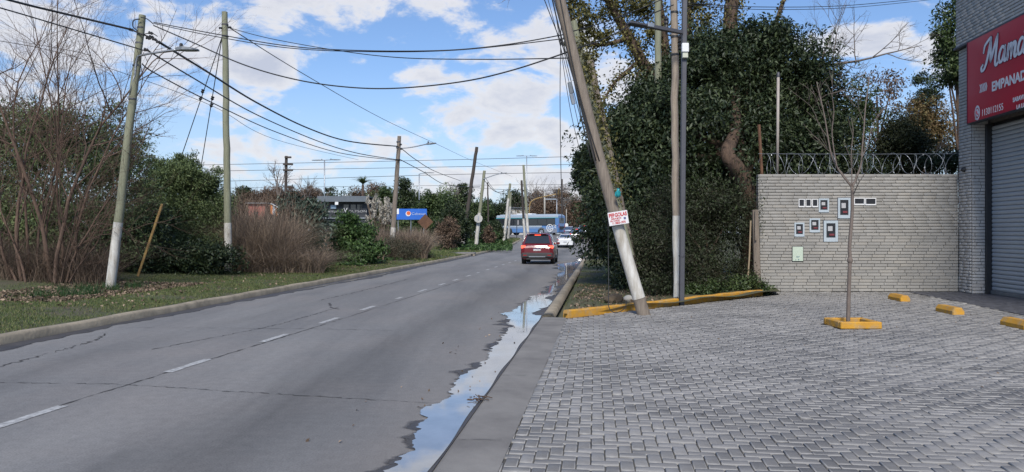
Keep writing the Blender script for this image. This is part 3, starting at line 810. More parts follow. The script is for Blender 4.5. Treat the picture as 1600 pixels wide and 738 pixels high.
def ribbon(mb, P, w, y, sx, sz, ox, oz, shear=.0):
    S = [Vector((ox + (p.x + shear * p.y) * sx, y, oz + p.y * sz)) for p in spline(P)]
    n_ = len(S); E = []
    for i, p in enumerate(S):
        d = (S[min(i + 1, n_ - 1)] - S[max(i - 1, 0)]); d = d.normalized() if d.length else Vector((1, 0, 0))
        nn = Vector((-d.z, 0, d.x)); t = i / (n_ - 1); ww = w * (.62 + .38 * abs(d.z)) * (.55 + .45 * min(1, 6 * t, 6 * (1 - t)) )
        E.append((p + nn * ww / 2, p - nn * ww / 2))
    for (a, b), (c, d) in zip(E[:-1], E[1:]): mb.add([a, c, d, b], [(0, 1, 2, 3)])
    for e in (S[0], S[-1]):
        m_ = 10; mb.add([e + Vector((math.cos(6.283 * q / m_), 0, math.sin(6.283 * q / m_))) * w * .36 for q in range(m_)], [tuple(range(m_))])
Mst = [[(.04, .60), (.08, .80), (.22, .92), (.36, .97), (.31, .62), (.22, .25), (.12, .04), (.01, .0), (-.03, .12), (.03, .18)], [(.36, .97), (.39, .5), (.42, .20)], [(.42, .20), (.55, .62), (.68, .98)],
       [(.68, .98), (.655, .5), (.64, .12), (.70, .0), (.80, .10)]]
Ast = [[(1.04, .42), (.95, .52), (.85, .40), (.81, .18), (.88, .04), (.98, .12), (1.07, .47)], [(1.07, .50), (1.05, .15), (1.10, .03), (1.19, .12)]]
mst = [[(1.22, .50), (1.21, .03)], [(1.215, .25), (1.30, .48), (1.37, .42), (1.36, .03)], [(1.365, .25), (1.45, .48), (1.53, .42), (1.51, .12), (1.56, .03), (1.64, .12)]]
a0, zb0 = facade(1533, 112, SB); a1, zt0 = facade(1557, 66, SB)
for glyph in (Mst, Ast, mst, [[(x_ + .84, y_) for x_, y_ in s_] for s_ in Ast] + [[(1.89, .66), (1.98, .82)]]):
    lw, ll = MB(), MB()
    for s_ in glyph:
        ribbon(ll, s_, .155, SB - .006, 1.02, .78, a0 + .05, zb0, .10)
        ribbon(lw, s_, .105, SB - .010, 1.02, .78, a0 + .05, zb0, .10)
    lt = lw.build('script_letter', SIGNW, sign); ll.build('outline', MAROON, lt)
def letters(parent, body, x, zb, size, m, y=SB - .008, bold=.0, name='lettering', sx=1.0, shear=0.0):
    cu = bpy.data.curves.new(name, 'FONT'); cu.body = body; cu.size = size; cu.offset = bold; cu.extrude = .002; cu.shear = shear; cu.space_character = 1.02
    tmp = bpy.data.objects.new('lettering_curve', cu); COL.objects.link(tmp); bpy.context.view_layer.update()
    me = bpy.data.meshes.new_from_object(tmp.evaluated_get(bpy.context.evaluated_depsgraph_get())); bpy.data.objects.remove(tmp); bpy.data.curves.remove(cu)
    me.name = name; me.materials.clear(); me.materials.append(m); o = bpy.data.objects.new(name, me); COL.objects.link(o); o.parent = parent
    o.location = (x, y, zb); o.rotation_euler = (math.radians(90), 0, 0); o.scale = (sx, 1, 1); return o
ae, ze = facade(1550, 143, SB)
letters(sign, 'EMPANADAS', ae, ze, .335, SIGNW, bold=.012, sx=.98)
ap_, zp = facade(1534, 182, SB)
letters(sign, '1130112155', ap_, zp, .25, SIGNW, bold=.0, sx=.84)
as_, zs = facade(1583, 160, SB)
letters(sign, 'SABAVI 2', as_, zs, .15, SIGNW, bold=.005, sx=.95)
letters(sign, 'LA LOMA', as_ + .16, zs - .20, .15, SIGNW, bold=.005, sx=.95)
aw, zw = facade(1527.5, 180, SB)
mb = MB()
mb.add([(aw + .14 * math.cos(t), SB - .007, zw + .20 * math.sin(t) + .06) for t in np.linspace(0, 6.283, 24, endpoint=False)], [tuple(range(24))])
mb.add([(aw - .13, SB - .007, zw - .10), (aw - .02, SB - .007, zw - .13), (aw - .08, SB - .007, zw + .02)], [(0, 1, 2)])
mb.build('phone_badge', SIGNW, sign)
mb = MB()
for t0, t1 in zip(np.linspace(.3, 6.0, 20)[:-1], np.linspace(.3, 6.0, 20)[1:]):
    pnt = lambda t, q: (aw + q * .095 * math.cos(t), SB - .009, zw + .06 + q * .14 * math.sin(t))
    mb.quad(pnt(t0, 1), pnt(t1, 1), pnt(t1, .78), pnt(t0, .78))
mb.tube([(aw - .035, SB - .009, zw + .11), (aw - .03, SB - .009, zw + .05), (aw + .035, SB - .009, zw + .01)], .013, 5)
mb.build('phone_mark', RED, sign)
ac, zc = facade(1530, 146, SB); mb = MB()
for k in range(5):
    x_ = ac + .03 + k * .075
    for sg in (0, 1):
        z0_, z1_ = (zc + .11, zc + .22) if sg == 0 else (zc + .11, zc)
        mb.add([(x_ + .05, SB - .007, z0_), (x_ + .10, SB - .007, z0_), (x_ + .05, SB - .007, z1_), (x_, SB - .007, z1_)], [(0, 1, 2, 3)])
mb.build('chevron_mark', SIGNW, sign)
cam_o = wthing('security_camera', 'small black dome camera on the pillar beside the wall top', 'camera', at(1507, 264, 20.9))
c0 = at(1506.5, 264, 20.95)
MB().box(c0 + Vector((.05, 0, 0)), (.05, .11, .16), .01).build('bracket', BLACK, cam_o)
mb = MB(); mb.lathe(c0 + Vector((-.0, 0, -.02)), (-1, -.2, -.2), [(.0, -.04), (.07, -.035), (.075, .02), (.055, .06), (0, .075)], 12); mb.build('housing', BLACK, cam_o, True)

# ------------------------------------------------------------------ boxes on the wall
FRAME = mat('meter_frame', (.46, .52, .56), (.40, .46, .50), rough=.5, scale=6)
MBODY = mat('meter_body', (.50, .50, .50), (.40, .40, .41), rough=.5, scale=9)
GREENP = mat('pale_green_enamel', (.52, .60, .49), (.47, .55, .45), rough=.5, scale=4)
DARKBOX = mat('recess_black', (.02, .022, .028), (.03, .032, .036), rough=.4, scale=5)
REDP = mat('meter_red_label', (.20, .04, .05), (.16, .03, .04), rough=.6, scale=9)
def wbox(px0, py0, px1, py1):
    a, b = at(px0, py0, WALL_Y), at(px1, py1, WALL_Y); return a.x, b.x, b.z, a.z
def frame_box(kind, label, cat, rect, bar, group=None, inner=True, fm=FRAME, dark=False, deep=.05):
    x0, x1, z0, z1 = wbox(*rect); r = wthing(kind, label, cat, ((x0 + x1) / 2, WALL_Y, z0), group); y = WALL_Y - .0
    mb = MB(); yc = y - deep / 2 + .03
    if dark:
        mb2 = MB(); mb2.box(((x0 + x1) / 2, yc + .012, (z0 + z1) / 2), (x1 - x0 + .03, deep, z1 - z0 + .03), .006); mb2.build('rim', STEEL_GREY, r)
    mb.box((x0 + bar / 2, yc, (z0 + z1) / 2), (bar, deep + .01, z1 - z0), .004); mb.box((x1 - bar / 2, yc, (z0 + z1) / 2), (bar, deep + .01, z1 - z0), .004)
    mb.box(((x0 + x1) / 2, yc, z1 - bar / 2), (x1 - x0 - 2 * bar, deep + .008, bar)); mb.box(((x0 + x1) / 2, yc, z0 + bar * .8), (x1 - x0 - 2 * bar, deep + .008, bar * 1.6))
    mb.build('frame', fm, r)
    xi0, xi1, zi0, zi1 = x0 + bar, x1 - bar, z0 + bar * 1.6, z1 - bar
    MB().box(((xi0 + xi1) / 2, y + .005, (zi0 + zi1) / 2), (xi1 - xi0, .03, zi1 - zi0)).build('window', DARKBOX, r)
    if inner:
        w, h = xi1 - xi0, zi1 - zi0
        MB().box((xi0 + w * .42, y - .018, zi0 + h * .62), (w * .52, .02, h * .34), .006).build('meter', MBODY, r)
        MB().box((xi0 + w * .60, y - .016, zi0 + h * .20), (w * .55, .015, h * .14), .004).build('label_plate', REDP, r)
    return r
frame_box('meter_box', 'small framed electric meter box right of the three breaker boxes', 'meter box', (1279, 310.5, 1295, 332), .045)
frame_box('meter_box', 'tall framed electric meter box half behind the young tree trunk', 'meter box', (1309, 309.4, 1328.5, 341.5), .06, dark=True)
frame_box('meter_box', 'small electric meter box farthest from the young tree above the green cover', 'meter box', (1241, 348, 1256.6, 370), .045)
frame_box('meter_box', 'small electric meter box between the lowest one and the large dark framed one', 'meter box', (1264.6, 341.5, 1281, 363.4), .045)
frame_box('meter_box', 'largest electric meter box with dark outer frame and white meter inside', 'meter box', (1286.8, 345, 1309, 378), .075, dark=True)
bg_ = 'breaker boxes in a row on the wall'
frame_box('breaker_box', 'little breaker box at the far left end of its row of three', 'breaker box', (1247.6, 311, 1257, 324), .022, bg_, False, WHITE)
frame_box('breaker_box', 'little breaker box in the middle of its row of three', 'breaker box', (1258.3, 311, 1267.3, 324), .022, bg_, False, WHITE)
frame_box('breaker_box', 'little breaker box touching the small meter box, last of its row', 'breaker box', (1268.5, 311, 1277.8, 324), .022, bg_, False, WHITE)
frame_box('breaker_box', 'wide black breaker box next to the young tree trunk', 'breaker box', (1334, 309.4, 1350.7, 320.5), .022, None, False, WHITE)
frame_box('breaker_box', 'wide black breaker box farther from the young tree trunk', 'breaker box', (1351.6, 309.6, 1368.6, 321), .022, None, False, WHITE)
x0, x1, z0, z1 = wbox(1237, 385, 1255, 409)
gd = wthing('gas_cover', 'pale green gas meter cover low on the brick wall', 'meter box', ((x0 + x1) / 2, WALL_Y, z0))
MB().box(((x0 + x1) / 2, WALL_Y + .0, (z0 + z1) / 2), (x1 - x0, .05, z1 - z0), .006).build('frame', STEEL_GREY, gd)
MB().box(((x0 + x1) / 2, WALL_Y - .025, (z0 + z1) / 2), (x1 - x0 - .03, .02, z1 - z0 - .03), .006).build('door', GREENP, gd)
mb = MB(); xm = (x0 + x1) / 2
mb.box((xm, WALL_Y - .036, z0 + .15), (.10, .004, .012)); mb.box((xm - .01, WALL_Y - .036, z0 + .12), (.07, .004, .01)); mb.box((xm + .02, WALL_Y - .037, z0 + .06), (.03, .006, .03)); mb.box((xm - .06, WALL_Y - .037, z0 + .05), (.02, .006, .03))
mb.build('latch', mat('cover_print', (.10, .20, .24), (.12, .2, .22), rough=.6), gd)

# razor wire
rz_ = wthing('razor_wire', 'coil of razor wire along the top of the brick wall', 'razor wire', (WALL_X0 + WL / 2, WALL_Y, WALL_H))
mb = MB(); bb = MB(); r = random.Random(9)
def coil(x0, x1, pitch, rad, ph, sgn):
    P = []; N_ = int((x1 - x0) / pitch * 22)
    for i in range(N_ + 1):
        t = i / 22; a = ph + sgn * 2 * math.pi * t
        rr_ = rad * (1 + .06 * math.sin(t * 1.7))
        p = Vector((x0 + t * pitch + .10 * math.sin(a * .5 + 1), WALL_Y + .13 + rr_ * .9 * math.cos(a), WALL_H + rad + .01 + rr_ * math.sin(a)))
        P.append(p)
        if i % 2 == 0:
            u = Vector((r.uniform(-1, 1), r.uniform(-1, 1), r.uniform(-1, 1))).normalized() * .028
            w_ = Vector((r.uniform(-1, 1), r.uniform(-1, 1), r.uniform(-1, 1))).normalized() * .008
            bb.add([p + u, p + w_, p - u, p - w_], [(0, 1, 2, 3)])
    mb.tube(P, .0065, 4, False)
coil(WALL_X0 + .0, WALL_X1 - .05, .46, .295, .3, 1)
coil(WALL_X0 + .25, WALL_X1 - .1, .62, .285, 2.0, -1)
mb.build('coil', GALV, rz_, True); bb.build('barbs', GALV, rz_)
mb = MB(); mb.tube([(WALL_X0, WALL_Y + .13, WALL_H + .60), (WALL_X0 + WL / 2, WALL_Y + .13, WALL_H + .585), (WALL_X1, WALL_Y + .13, WALL_H + .60)], .006, 4); mb.build('strand', GALV, rz_)
o = wthing('vent_pipe', 'pale capped pipe standing upright behind the brick wall', 'pipe', at(1214.5, 272, 21.75))
b = at(1214.5, 275, 21.75); t_ = at(1216, 120, 21.75)
mb = MB(); mb.tube([b, t_], .042, 10); mb.build('pipe', mat('pale_pvc', (.40, .35, .31), (.33, .29, .26), rough=.6), o, True)
mb = MB(); mb.lathe(t_, (0, 0, 1), [(.048, -.02), (.052, .05), (.036, .13), (0, .14)], 10); mb.build('cap', STEEL_GREY, o, True)
o = wthing('iron_post', 'thin rusty iron post leaning at the wall end', 'post', at(1190, 272, 21.7)); mb = MB()
mb.tube([at(1191, 290, 21.7), at(1190, 262, 21.7), at(1186, 195, 21.7)], .045, 6); mb.build('post', RUST, o)
o = wthing('plank_post', 'weathered grey timber post between hedge and brick wall', 'post', at(1183, 462, 20.4)); mb = MB()
mb.tube([at(1184, 462, 20.5), at(1182, 400, 20.5), at(1180, 328, 20.5)], [.11, .10, .09], 7); mb.build('post', WOOD, o)
mb = MB(); mb.box(at(1181, 352, 20.36), (.05, .04, .85), .01); mb.build('batten', WOOD, o)
o = wthing('garden_cane', 'thin pale cane stuck in the hedge beside the timber post', 'cane', at(1168, 440, 20.2)); mb = MB()
mb.tube([at(1168, 442, 20.2), at(1171, 400, 20.2), at(1173, 345, 20.2)], .022, 6); mb.build('cane', mat('dry_cane', (.36, .28, .18), (.28, .21, .13), rough=.8), o)
# ------------------------------------------------------------------ poles, lamps, cables
def pole_parts(root, base, top, r0, r1, m, paint=None, n=14, wob=.012, seed=0, cap=False):
    """Tapered round pole; paint = height above the base of its whitewashed part."""
    r = random.Random(seed); base, top = Vector(base), Vector(top); L_ = (top - base).length
    def seg(f0, f1, extra, name, mm):
        k = max(3, int((f1 - f0) * L_ / .45)); P, R = [], []
        for i in range(k + 1):
            f = f0 + (f1 - f0) * i / k
            r.seed(int(f * 977) + seed); d = Vector((r.uniform(-wob, wob), r.uniform(-wob, wob), 0)) * (1 if 0 < i < k else 0)
            P.append(base.lerp(top, f) + d); R.append((r0 + (r1 - r0) * f) * (1 + r.uniform(-.03, .03)) + extra)
        mb = MB(); mb.tube(P, R, n); return smooth_by_angle(mb.build(name, mm, root), 50)
    if paint:
        f = paint / L_
        seg(0, f, .002, 'painted_base', WHITEWASH); seg(f, 1, 0, 'pole', m)
    else: seg(0, 1, 0, 'pole', m)
    return root
def collar(root, p, r, h, m=STEEL_GREY, name='clamp', ax=(0, 0, 1)):
    mb = MB(); mb.lathe(p, ax, [(r - .02, -h / 2), (r, -h / 2), (r, h / 2), (r - .02, h / 2)], 14); return mb.build(name, m, root)
def lamp_head(root, c, d, L_=.62, w=.24, m=LAMP_GREY):
    """Flat LED street light: body, glass underneath, sensor on top; d = direction it points."""
    d = Vector(d).normalized(); s = d.cross(Vector((0, 0, 1))).normalized(); u = s.cross(d); c = Vector(c); mb = MB()
    rings = []
    for f, ww, hh in ((0, .32, .5), (.08, .5, .9), (.35, .95, 1.0), (.7, 1.0, .62), (.95, .8, .35), (1.0, .6, .2)):
        p = c + d * (L_ * f); rings.append([p + s * (w / 2 * ww) - u * .02, p + s * (w / 2 * ww * .7) + u * (.075 * hh), p - s * (w / 2 * ww * .7) + u * (.075 * hh), p - s * (w / 2 * ww) - u * .02])
    for a, b in zip(rings[:-1], rings[1:]): mb.add(a + b, [(q, (q + 1) % 4, 4 + (q + 1) % 4, 4 + q) for q in range(4)])
    mb.add(rings[0], [(0, 1, 2, 3)]); mb.add(rings[-1], [(3, 2, 1, 0)])
    h = mb.build('lamp_head', m, root)
    mb = MB(); mb.box(c + d * L_ * .62 - u * .028, (L_ * .5, w * .6, .014), .004, (d, s, u)); mb.build('lens', mat('lamp_lens', (.30, .31, .32), (.26, .27, .28), rough=.2), h)
    mb = MB(); mb.lathe(c + d * .14 + u * .07, u, [(.03, 0), (.045, .02), (.045, .08), (.03, .10), (0, .10)], 10); mb.build('sensor', BLACK, h)
    return h
def insul(root, p, r=.05, h=.12, ax=(1, 0, 0), m=BLACK):
    mb = MB(); mb.lathe(p, ax, [(r * .4, -h / 2), (r, -h * .4), (r * .6, -h * .1), (r, h * .1), (r * .6, h * .3), (r * .3, h / 2)], 9); return mb.build('insulator', m, root)
POLES = 'street poles left of the road'
# A: leaning pole with lamp beside the bare tree
b, t = at(171, 461, 19.8), at(222.5, 24, 19.8)
pA = wthing('utility_pole', 'leaning greenish pole with white foot and street lamp beside the bare bushy tree', 'pole', b, POLES)
pole_parts(pA, b - Vector((0, 0, .1)), t, .124, .088, WOOD_GREEN, 2.05, seed=1)
arm0 = at(210, 112, 19.75); mb = MB()
mb.tube([at(203, 148, 19.72), at(211, 118, 19.72)] + spline([at(211, 118, 19.72), at(214, 92, 19.7), at(224, 86, 19.65), at(250, 81.5, 19.6), at(276, 78, 19.55)], 5), .028, 8); mb.build('lamp_arm', GALV, pA, True)
lamp_head(pA, at(275, 78, 19.55), (1, -.12, -.03), .62, .26)
for f in (.70, .82, .90, .955): collar(pA, b.lerp(t, f), .128 - .034 * f, .045)
for px, py in ((206, 47), (236, 52), (237, 58), (242, 62), (248, 66), (232, 60), (229, 78)): insul(pA, at(px, py, 19.7), .045, .14, (1, 0, -.3))
mb = MB()
mb.tube(spline([at(219, 30, 19.65), at(209, 32, 19.6), at(208, 42, 19.6), at(216, 49, 19.65)], 6), .016, 6)
mb.tube(spline([at(220, 27, 19.65), at(230, 30, 19.6), at(240, 38, 19.6)], 6), .014, 6)
mb.tube(spline([at(206, 47, 19.7), at(220, 53, 19.65), at(238, 60, 19.7), at(250, 67, 19.7)], 6), .022, 6)
mb.tube(spline([at(220, 55, 19.65), at(236, 52, 19.6), at(246, 57, 19.6)], 6), .012, 6)
mb.build('jumper_wire', CABLE, pA, True)
# B: upright pole with white foot
b, t = at(357, 432, 27.8), at(351, 19, 27.8)
pB = wthing('utility_pole', 'tall upright pole with white foot between the bushes', 'pole', b, POLES)
pole_parts(pB, b - Vector((0, 0, .1)), t, .135, .105, WOOD_GREEN, 2.1, seed=2)
for py in (39, 57): collar(pB, at(351.3 + (py - 19) * .014, py, 27.8), .125, .05)
for px, py in ((345, 44), (359, 43)): insul(pB, at(px, py, 27.7), .05, .14)
for k, (x1_, y1_, xi, yi) in enumerate(((285, 240, 315, 148), (317, 243, 331, 159))):
    o = wthing('guy_wire', ('guy wire reaching farther out from the tall upright pole', 'guy wire nearer the tall upright pole')[k], 'guy wire', at(x1_, y1_, 29 + k), 'guy wires of the tall upright pole'); mb = MB()
    mb.tube([at(347, 58, 27.9), at(x1_, y1_, 30 + k), at(x1_ - (347 - x1_) * .55, y1_ + 100, 31 + k)], .017, 5); mb.build('wire', CABLE, o)
    for j in (0, 1): insul(o, at(xi + 1.6 * (1 - 2 * j) * (1 - k * .5), yi - 5 + 11 * j, 28.8 + k * .5), .075, .17, (-.3, 0, -1))
# C: pole with lamp over the weeds
b, t = at(611, 402, 45), at(624, 213, 45)
pC = wthing('utility_pole', 'wooden pole with white foot and lamp standing in the dry weeds', 'pole', b, POLES)
pole_parts(pC, b - Vector((0, 0, .3)), t, .165, .115, WOOD, 2.1, seed=3)
mb = MB(); mb.tube(spline([at(626, 232, 44.9), at(645, 230, 44.8), at(668, 225, 44.6)], 5), .035, 6); mb.build('lamp_arm', GALV, pC, True)
lamp_head(pC, at(666, 226, 44.6), (1, -.2, .12), .62, .3)
for py in (222, 231, 250): collar(pC, at(623.5 - (py - 213) * .07, py, 45), .135, .08)
for px, py in ((626, 226), (627, 233), (624, 250)): insul(pC, at(px, py, 44.8), .07, .16)
# far row of leaning poles
def far_pole(px0, py0, px1, py1, Y, r0, m, paint, label, seed, lamp=None):
    b, t = at(px0, py0, Y), at(px1, py1, Y); o = wthing('utility_pole', label, 'pole', b, POLES)
    pole_parts(o, b - Vector((0, 0, .3)), t, r0, r0 * .72, m, paint, 10, .02, seed)
    return o
pD = far_pole(721, 389, 745, 230, 82, .24, WOOD_DARK, 2.0, 'dark tarred pole leaning right above the kerb drain', 4)
pE = far_pole(743, 385, 757, 267, 84, .22, WOOD_GREEN, 4.1, 'pale leaning pole carrying a round road sign and a lamp', 5)
mb = MB(); mb.tube([at(755, 280, 83.8), at(772, 274, 83.6), at(784, 271, 83.5)], .05, 5); mb.build('lamp_arm', GALV, pE)
lamp_head(pE, at(782, 272, 83.5), (1, -.2, .15), .75, .35)
pF = far_pole(787, 376, 797, 287, 93, .20, WOOD_GREEN, 5.6, 'pale leaning pole, the nearer of a close pair in front of the bus front', 6)
pG = far_pole(794, 372, 798.5, 300, 97, .16, WOOD_GREEN, 4.4, 'thin pale pole, the farther of a close pair in front of the bus front', 7)
pH = far_pole(826, 377, 818, 258, 97, .20, WOOD_GREEN, 3.9, 'pale pole leaning left in front of the bus rear wheel', 8)
pI = far_pole(820, 373, 815, 282, 100, .19, WOOD_DARK, 3.0, 'dark pole leaning just behind the pale one at the bus wheel', 9)
pJ = far_pole(763, 345, 762, 285, 118, .14, WOOD_DARK, None, 'thin dark pole rising behind the round road sign', 10)
# lamp posts and masts far away
def mast(px, py0, py1, Y, label, heads, r=.09, cat='lamp post', name='street_lamp'):
    b, t = at(px, py0, Y), at(px, py1, Y); o = wthing(name, label, cat, b)
    mb = MB(); mb.tube([b, t], [r, r * .7], 8); mb.build('post', GALV, o, True)
    for dx, up in heads:
        mb = MB(); mb.tube([t, t + Vector((dx, 0, up))], .05, 5); mb.build('lamp_arm', GALV, o)
        lamp_head(o, t + Vector((dx * .7, 0, up - .02)), (1 if dx > 0 else -1, -.1, 0), 1.3, .45)
    return o
mast(507, 352, 250.5, 88, 'slender grey lamp post before the dark shop building', [(.9, .05), (-.25, .0)])
mast(655, 345, 272, 95, 'lamp post rising beside the blue billboard', [(.9, .15)])
mast(823, 345, 244, 125, 'tall double headed lamp post behind the bus', [(.7, .02), (-.7, .02)])
o = wthing('signal_mast', 'dark railway mast with stacked cross arms above the weeds', 'mast', at(447, 318, 80)); mb = MB()
mb.tube([at(446, 322, 80), at(447.5, 244, 80)], .16, 8); mb.build('post', WOOD_DARK, o)
for py, w in ((246, 10), (257, 15), (266, 15)): MB().box(at(450, py, 79.8), (w / F * 80, .25, .18), .02).build('cross_arm', WOOD_DARK, o)

# right hand poles
b, t = at(1007, 492, 15.2), at(866, -40, 15.2)
pK = wthing('utility_pole', 'thick wooden pole leaning steeply over the verge with a white foot', 'pole', b)
L_ = (t - b).length
fa, fb = .055, .268
r = random.Random(4)
for f0, f1, nm, mm, ex in ((0, fa, 'stub', WOOD, .004), (fa, fb, 'painted_base', WHITEWASH, .0), (fb, 1, 'pole', WOOD, 0)):
    k = max(4, int((f1 - f0) * L_ / .3)); P, R = [], []
    for i in range(k + 1):
        f = f0 + (f1 - f0) * i / k; r.seed(int(f * 1013)); P.append((b - Vector((0, 0, .05))).lerp(t, f) + Vector((.0, r.uniform(-.01, .01), 0)) + Vector((-.12 * math.sin(math.pi * f) * .6, 0, 0))); R.append(.128 - .018 * f + r.uniform(-.005, .005) + ex)
    mb = MB(); mb.tube(P, R, 18); smooth_by_angle(mb.build(nm, mm, pK), 50)
mb = MB()
for s_, (x_, dx) in enumerate(((-.14, .0), (-.02, .0), (-.17, .0))):
    P = [b.lerp(t, f) + Vector((x_ * .75 - .10 * math.sin(f * 9 + s_ * 2) * .4 - .03 - .12 * math.sin(math.pi * f) * .6, -.12, 0)) for f in np.linspace(.45, 1, 14)]
    mb.tube(P, .012, 5)
mb.build('service_cable', CABLE, pK, True)
sp = wthing('splice_box', 'pair of grey splice tubes hanging among wires by the leaning pole', 'splice box', at(893, 150, 15.05)); mb = MB()
mb.tube([at(890, 129, 15.05), at(893, 146, 15.05)], .045, 8); mb.build('tube', LAMP_GREY, sp); mb = MB(); mb.tube([at(892.5, 147, 15.0), at(896.5, 163, 15.0)], .042, 8); mb.build('tube', GALV, sp)
# notice on the leaning pole
nt_ = thing('notice_board', 'small white notice with red print on the leaning pole', 'sign', at(966, 341, 14.98)); nt_.rotation_euler = (0, math.radians(-9), 0)
MB().box((0, 0, 0), (.40, .012, .27), .003).build('board', mat('notice_white', (.72, .70, .70), (.66, .64, .64), rough=.6, scale=4), nt_)
REDPRINT = mat('notice_red_print', (.50, .03, .04), (.45, .03, .04), rough=.6)
letters(nt_, 'PERGOLAS', -.185, .035, .105, REDPRINT, -.009, .004, sx=.72)
letters(nt_, 'PRESUPUESTOS', -.15, -.015, .042, REDPRINT, -.009, .001, sx=.72)
letters(nt_, 'SIN CARGO', -.17, -.058, .045, REDPRINT, -.009, .001, sx=.8)
letters(nt_, '11 3853-6970', -.14, -.112, .060, REDPRINT, -.009, .002, sx=.8)
MB().box((.13, -.008, -.02), (.045, .004, .045)).build('stamp', mat('notice_blue_print', (.12, .12, .25), (.10, .10, .2), rough=.6), nt_)
bag = wthing('plastic_bag', 'knotted turquoise plastic bag tied to the leaning pole', 'bag', at(965, 302, 14.95)); mb = MB()
r = random.Random(2); c = at(965.5, 302, 14.93)
prof = [(.005, .10), (.03, .075), (.022, .055), (.05, .03), (.062, -.01), (.055, -.05), (.03, -.08), (0, -.09)]
mb.lathe(c, (0.1, 0, 1), prof, 14); mb.v = [(x_ + r.uniform(-.011, .011), y_ + r.uniform(-.01, .01), z_ + r.uniform(-.012, .012)) for x_, y_, z_ in mb.v]
mb.build('bag', mat('turquoise_plastic', (.03, .36, .38), (.02, .26, .29), rough=.35, scale=9, trans=.2), bag)
# straight pole and grey lamp post
b, t = at(1058, 470, 17.9), at(1053, -30, 17.9)
pL = wthing('utility_pole', 'upright weathered pole with peeling white paint behind the grey lamp post', 'pole', b)
pole_parts(pL, b - Vector((0, 0, .1)), t, .092, .085, WOOD_PALE, 2.15, 14, .02, 11)
for py in (20, 58, 86): collar(pL, at(1053.6 + py * .009, py, 17.9), .098, .05, BLACK)
for px, py in ((1041, 32), (1041, 38), (1063, 60), (1063, 72)): insul(pL, at(px, py, 17.8), .06, .2, (0, 0, 1))
lp = wthing('street_lamp', 'dark grey square lamp post with short flat arm by the yellow kerb', 'lamp post', at(1065, 476, 17.35))
b = at(1065, 477, 17.35); t = at(1070, -40, 17.35); m_ = MB()
d = (t - b).normalized()
MB().box((b + t) / 2, (.112, .112, (t - b).length), .012, (Vector((d.z, 0, -d.x)), Vector((0, 1, 0)), d)).build('post', STEEL_GREY, lp)
a0_, a1_ = at(1066, 51, 17.3), at(1008, 40, 17.0); m_ = MB(); dd = (a1_ - a0_).normalized(); ss = dd.cross(Vector((0, 0, 1))).normalized()
MB().box((a0_ + a1_) / 2, ((a1_ - a0_).length, .10, .085), .01, (dd, ss, ss.cross(dd))).build('lamp_arm', STEEL_GREY, lp)
a2_ = at(983, 37.5, 16.8)
MB().box((a1_ + a2_) / 2, ((a2_ - a1_).length, .22, .055), .015, (dd, ss, ss.cross(dd))).build('lamp_head', STEEL_GREY, lp)
MB().box(a1_ + Vector((.12, 0, 0)), (.16, .11, .10), .01, (dd, ss, ss.cross(dd))).build('joint_sleeve', GALV, lp)
MB().box(at(1070.5, 75, 17.22), (.16, .10, .21), .012).build('control_box', WHITE, lp)
MB().box(at(1070.5, 86, 17.24), (.13, .08, .15), .012).build('meter_housing', mat('cream_plastic', (.55, .56, .45), (.5, .5, .4), rough=.5), lp)
collar(lp, at(1065.5, 400, 17.35), .075, .04, STEEL_GREY)
# old sawn poles in the ivy
o = wthing('utility_pole', 'old split pole leaning behind the steeply leaning one, wrapped in ivy', 'pole', at(935, 200, 18.2)); mb = MB()
pole_parts(o, at(985, 400, 18.4), at(896, 33, 18.2), .10, .08, WOOD_GREEN, None, 10, .015, 14)
o = wthing('utility_pole', 'short grey sawn off pole leaning in the ivy', 'pole', at(941, 200, 19)); pole_parts(o, at(990, 420, 19.2), at(921, 95, 19), .13, .10, WOOD, None, 10, .015, 15)
o = wthing('utility_pole', 'slim pale pole behind the flat lamp arm', 'pole', at(1029, 300, 24)); pole_parts(o, at(1032, 420, 24), at(1027, -40, 24), .14, .10, WOOD_GREEN, None, 10, .01, 16)

def cable(label, pts, rad, group=None, k=10, name='overhead_cable'):
    P = spline([at(*p) for p in pts], k); o = MB().tube(P, rad * .85, 5).build(name, CABLE, None, True, origin=P[0]); return tag(o, label, 'cable', group)
cable('thick cable entering at the upper left corner and ending at the leaning lamp pole', [(-120, -38, 14), (20, 2, 17), (110, 24, 18.5), (207, 47, 19.7)], .034)
cable('thinner lower cable from the upper left edge to the leaning lamp pole', [(-120, -20, 13), (5, 14, 16.5), (110, 45, 18.3), (228, 80, 19.7)], .020)
cable('faint thin wire passing low behind the bare tree to the lamp pole', [(-60, 55, 26), (60, 75, 28), (150, 100, 30), (330, 165, 36), (430, 218, 45), (560, 250, 70)], .014)
cable('thick drooping cable from the leaning lamp pole to the pole in the weeds', [(250, 67, 19.7), (320, 110, 24), (400, 160, 29), (480, 200, 35), (545, 221, 40), (622, 229, 44.8)], .040)
cable('second drooping cable below the thick one', [(232, 80, 19.7), (300, 121, 23), (400, 179, 29), (500, 222, 36), (560, 240, 40), (622, 250, 44.8)], .026)
cable('lowest drooping cable towards the pole in the weeds', [(222, 100, 19.8), (245, 116, 20.5), (330, 160, 25), (430, 206, 32), (530, 239, 39), (622, 251, 44.9)], .022)
cable('road crossing cable that sags deepest between the lamp pole and the leaning pole', [(240, 40, 19.7), (300, 66, 19.2), (380, 101, 18.5), (460, 124, 18), (540, 136, 17.4), (620, 138, 16.9), (720, 128, 16.3), (800, 110, 15.8), (892, 80, 15.3)], .019)
cable('uppermost road crossing cable from the lamp pole top', [(240, 35, 19.7), (330, 52, 19), (450, 72, 18.2), (560, 79, 17.3), (690, 79, 16.4), (790, 70, 15.8), (882, 54, 15.3)], .015, None)
cable('road crossing cable running just under the uppermost one', [(241, 37, 19.7), (330, 56, 19), (450, 75, 18.2), (580, 81, 17.2), (720, 78, 16.2), (886, 60, 15.3)], .013)
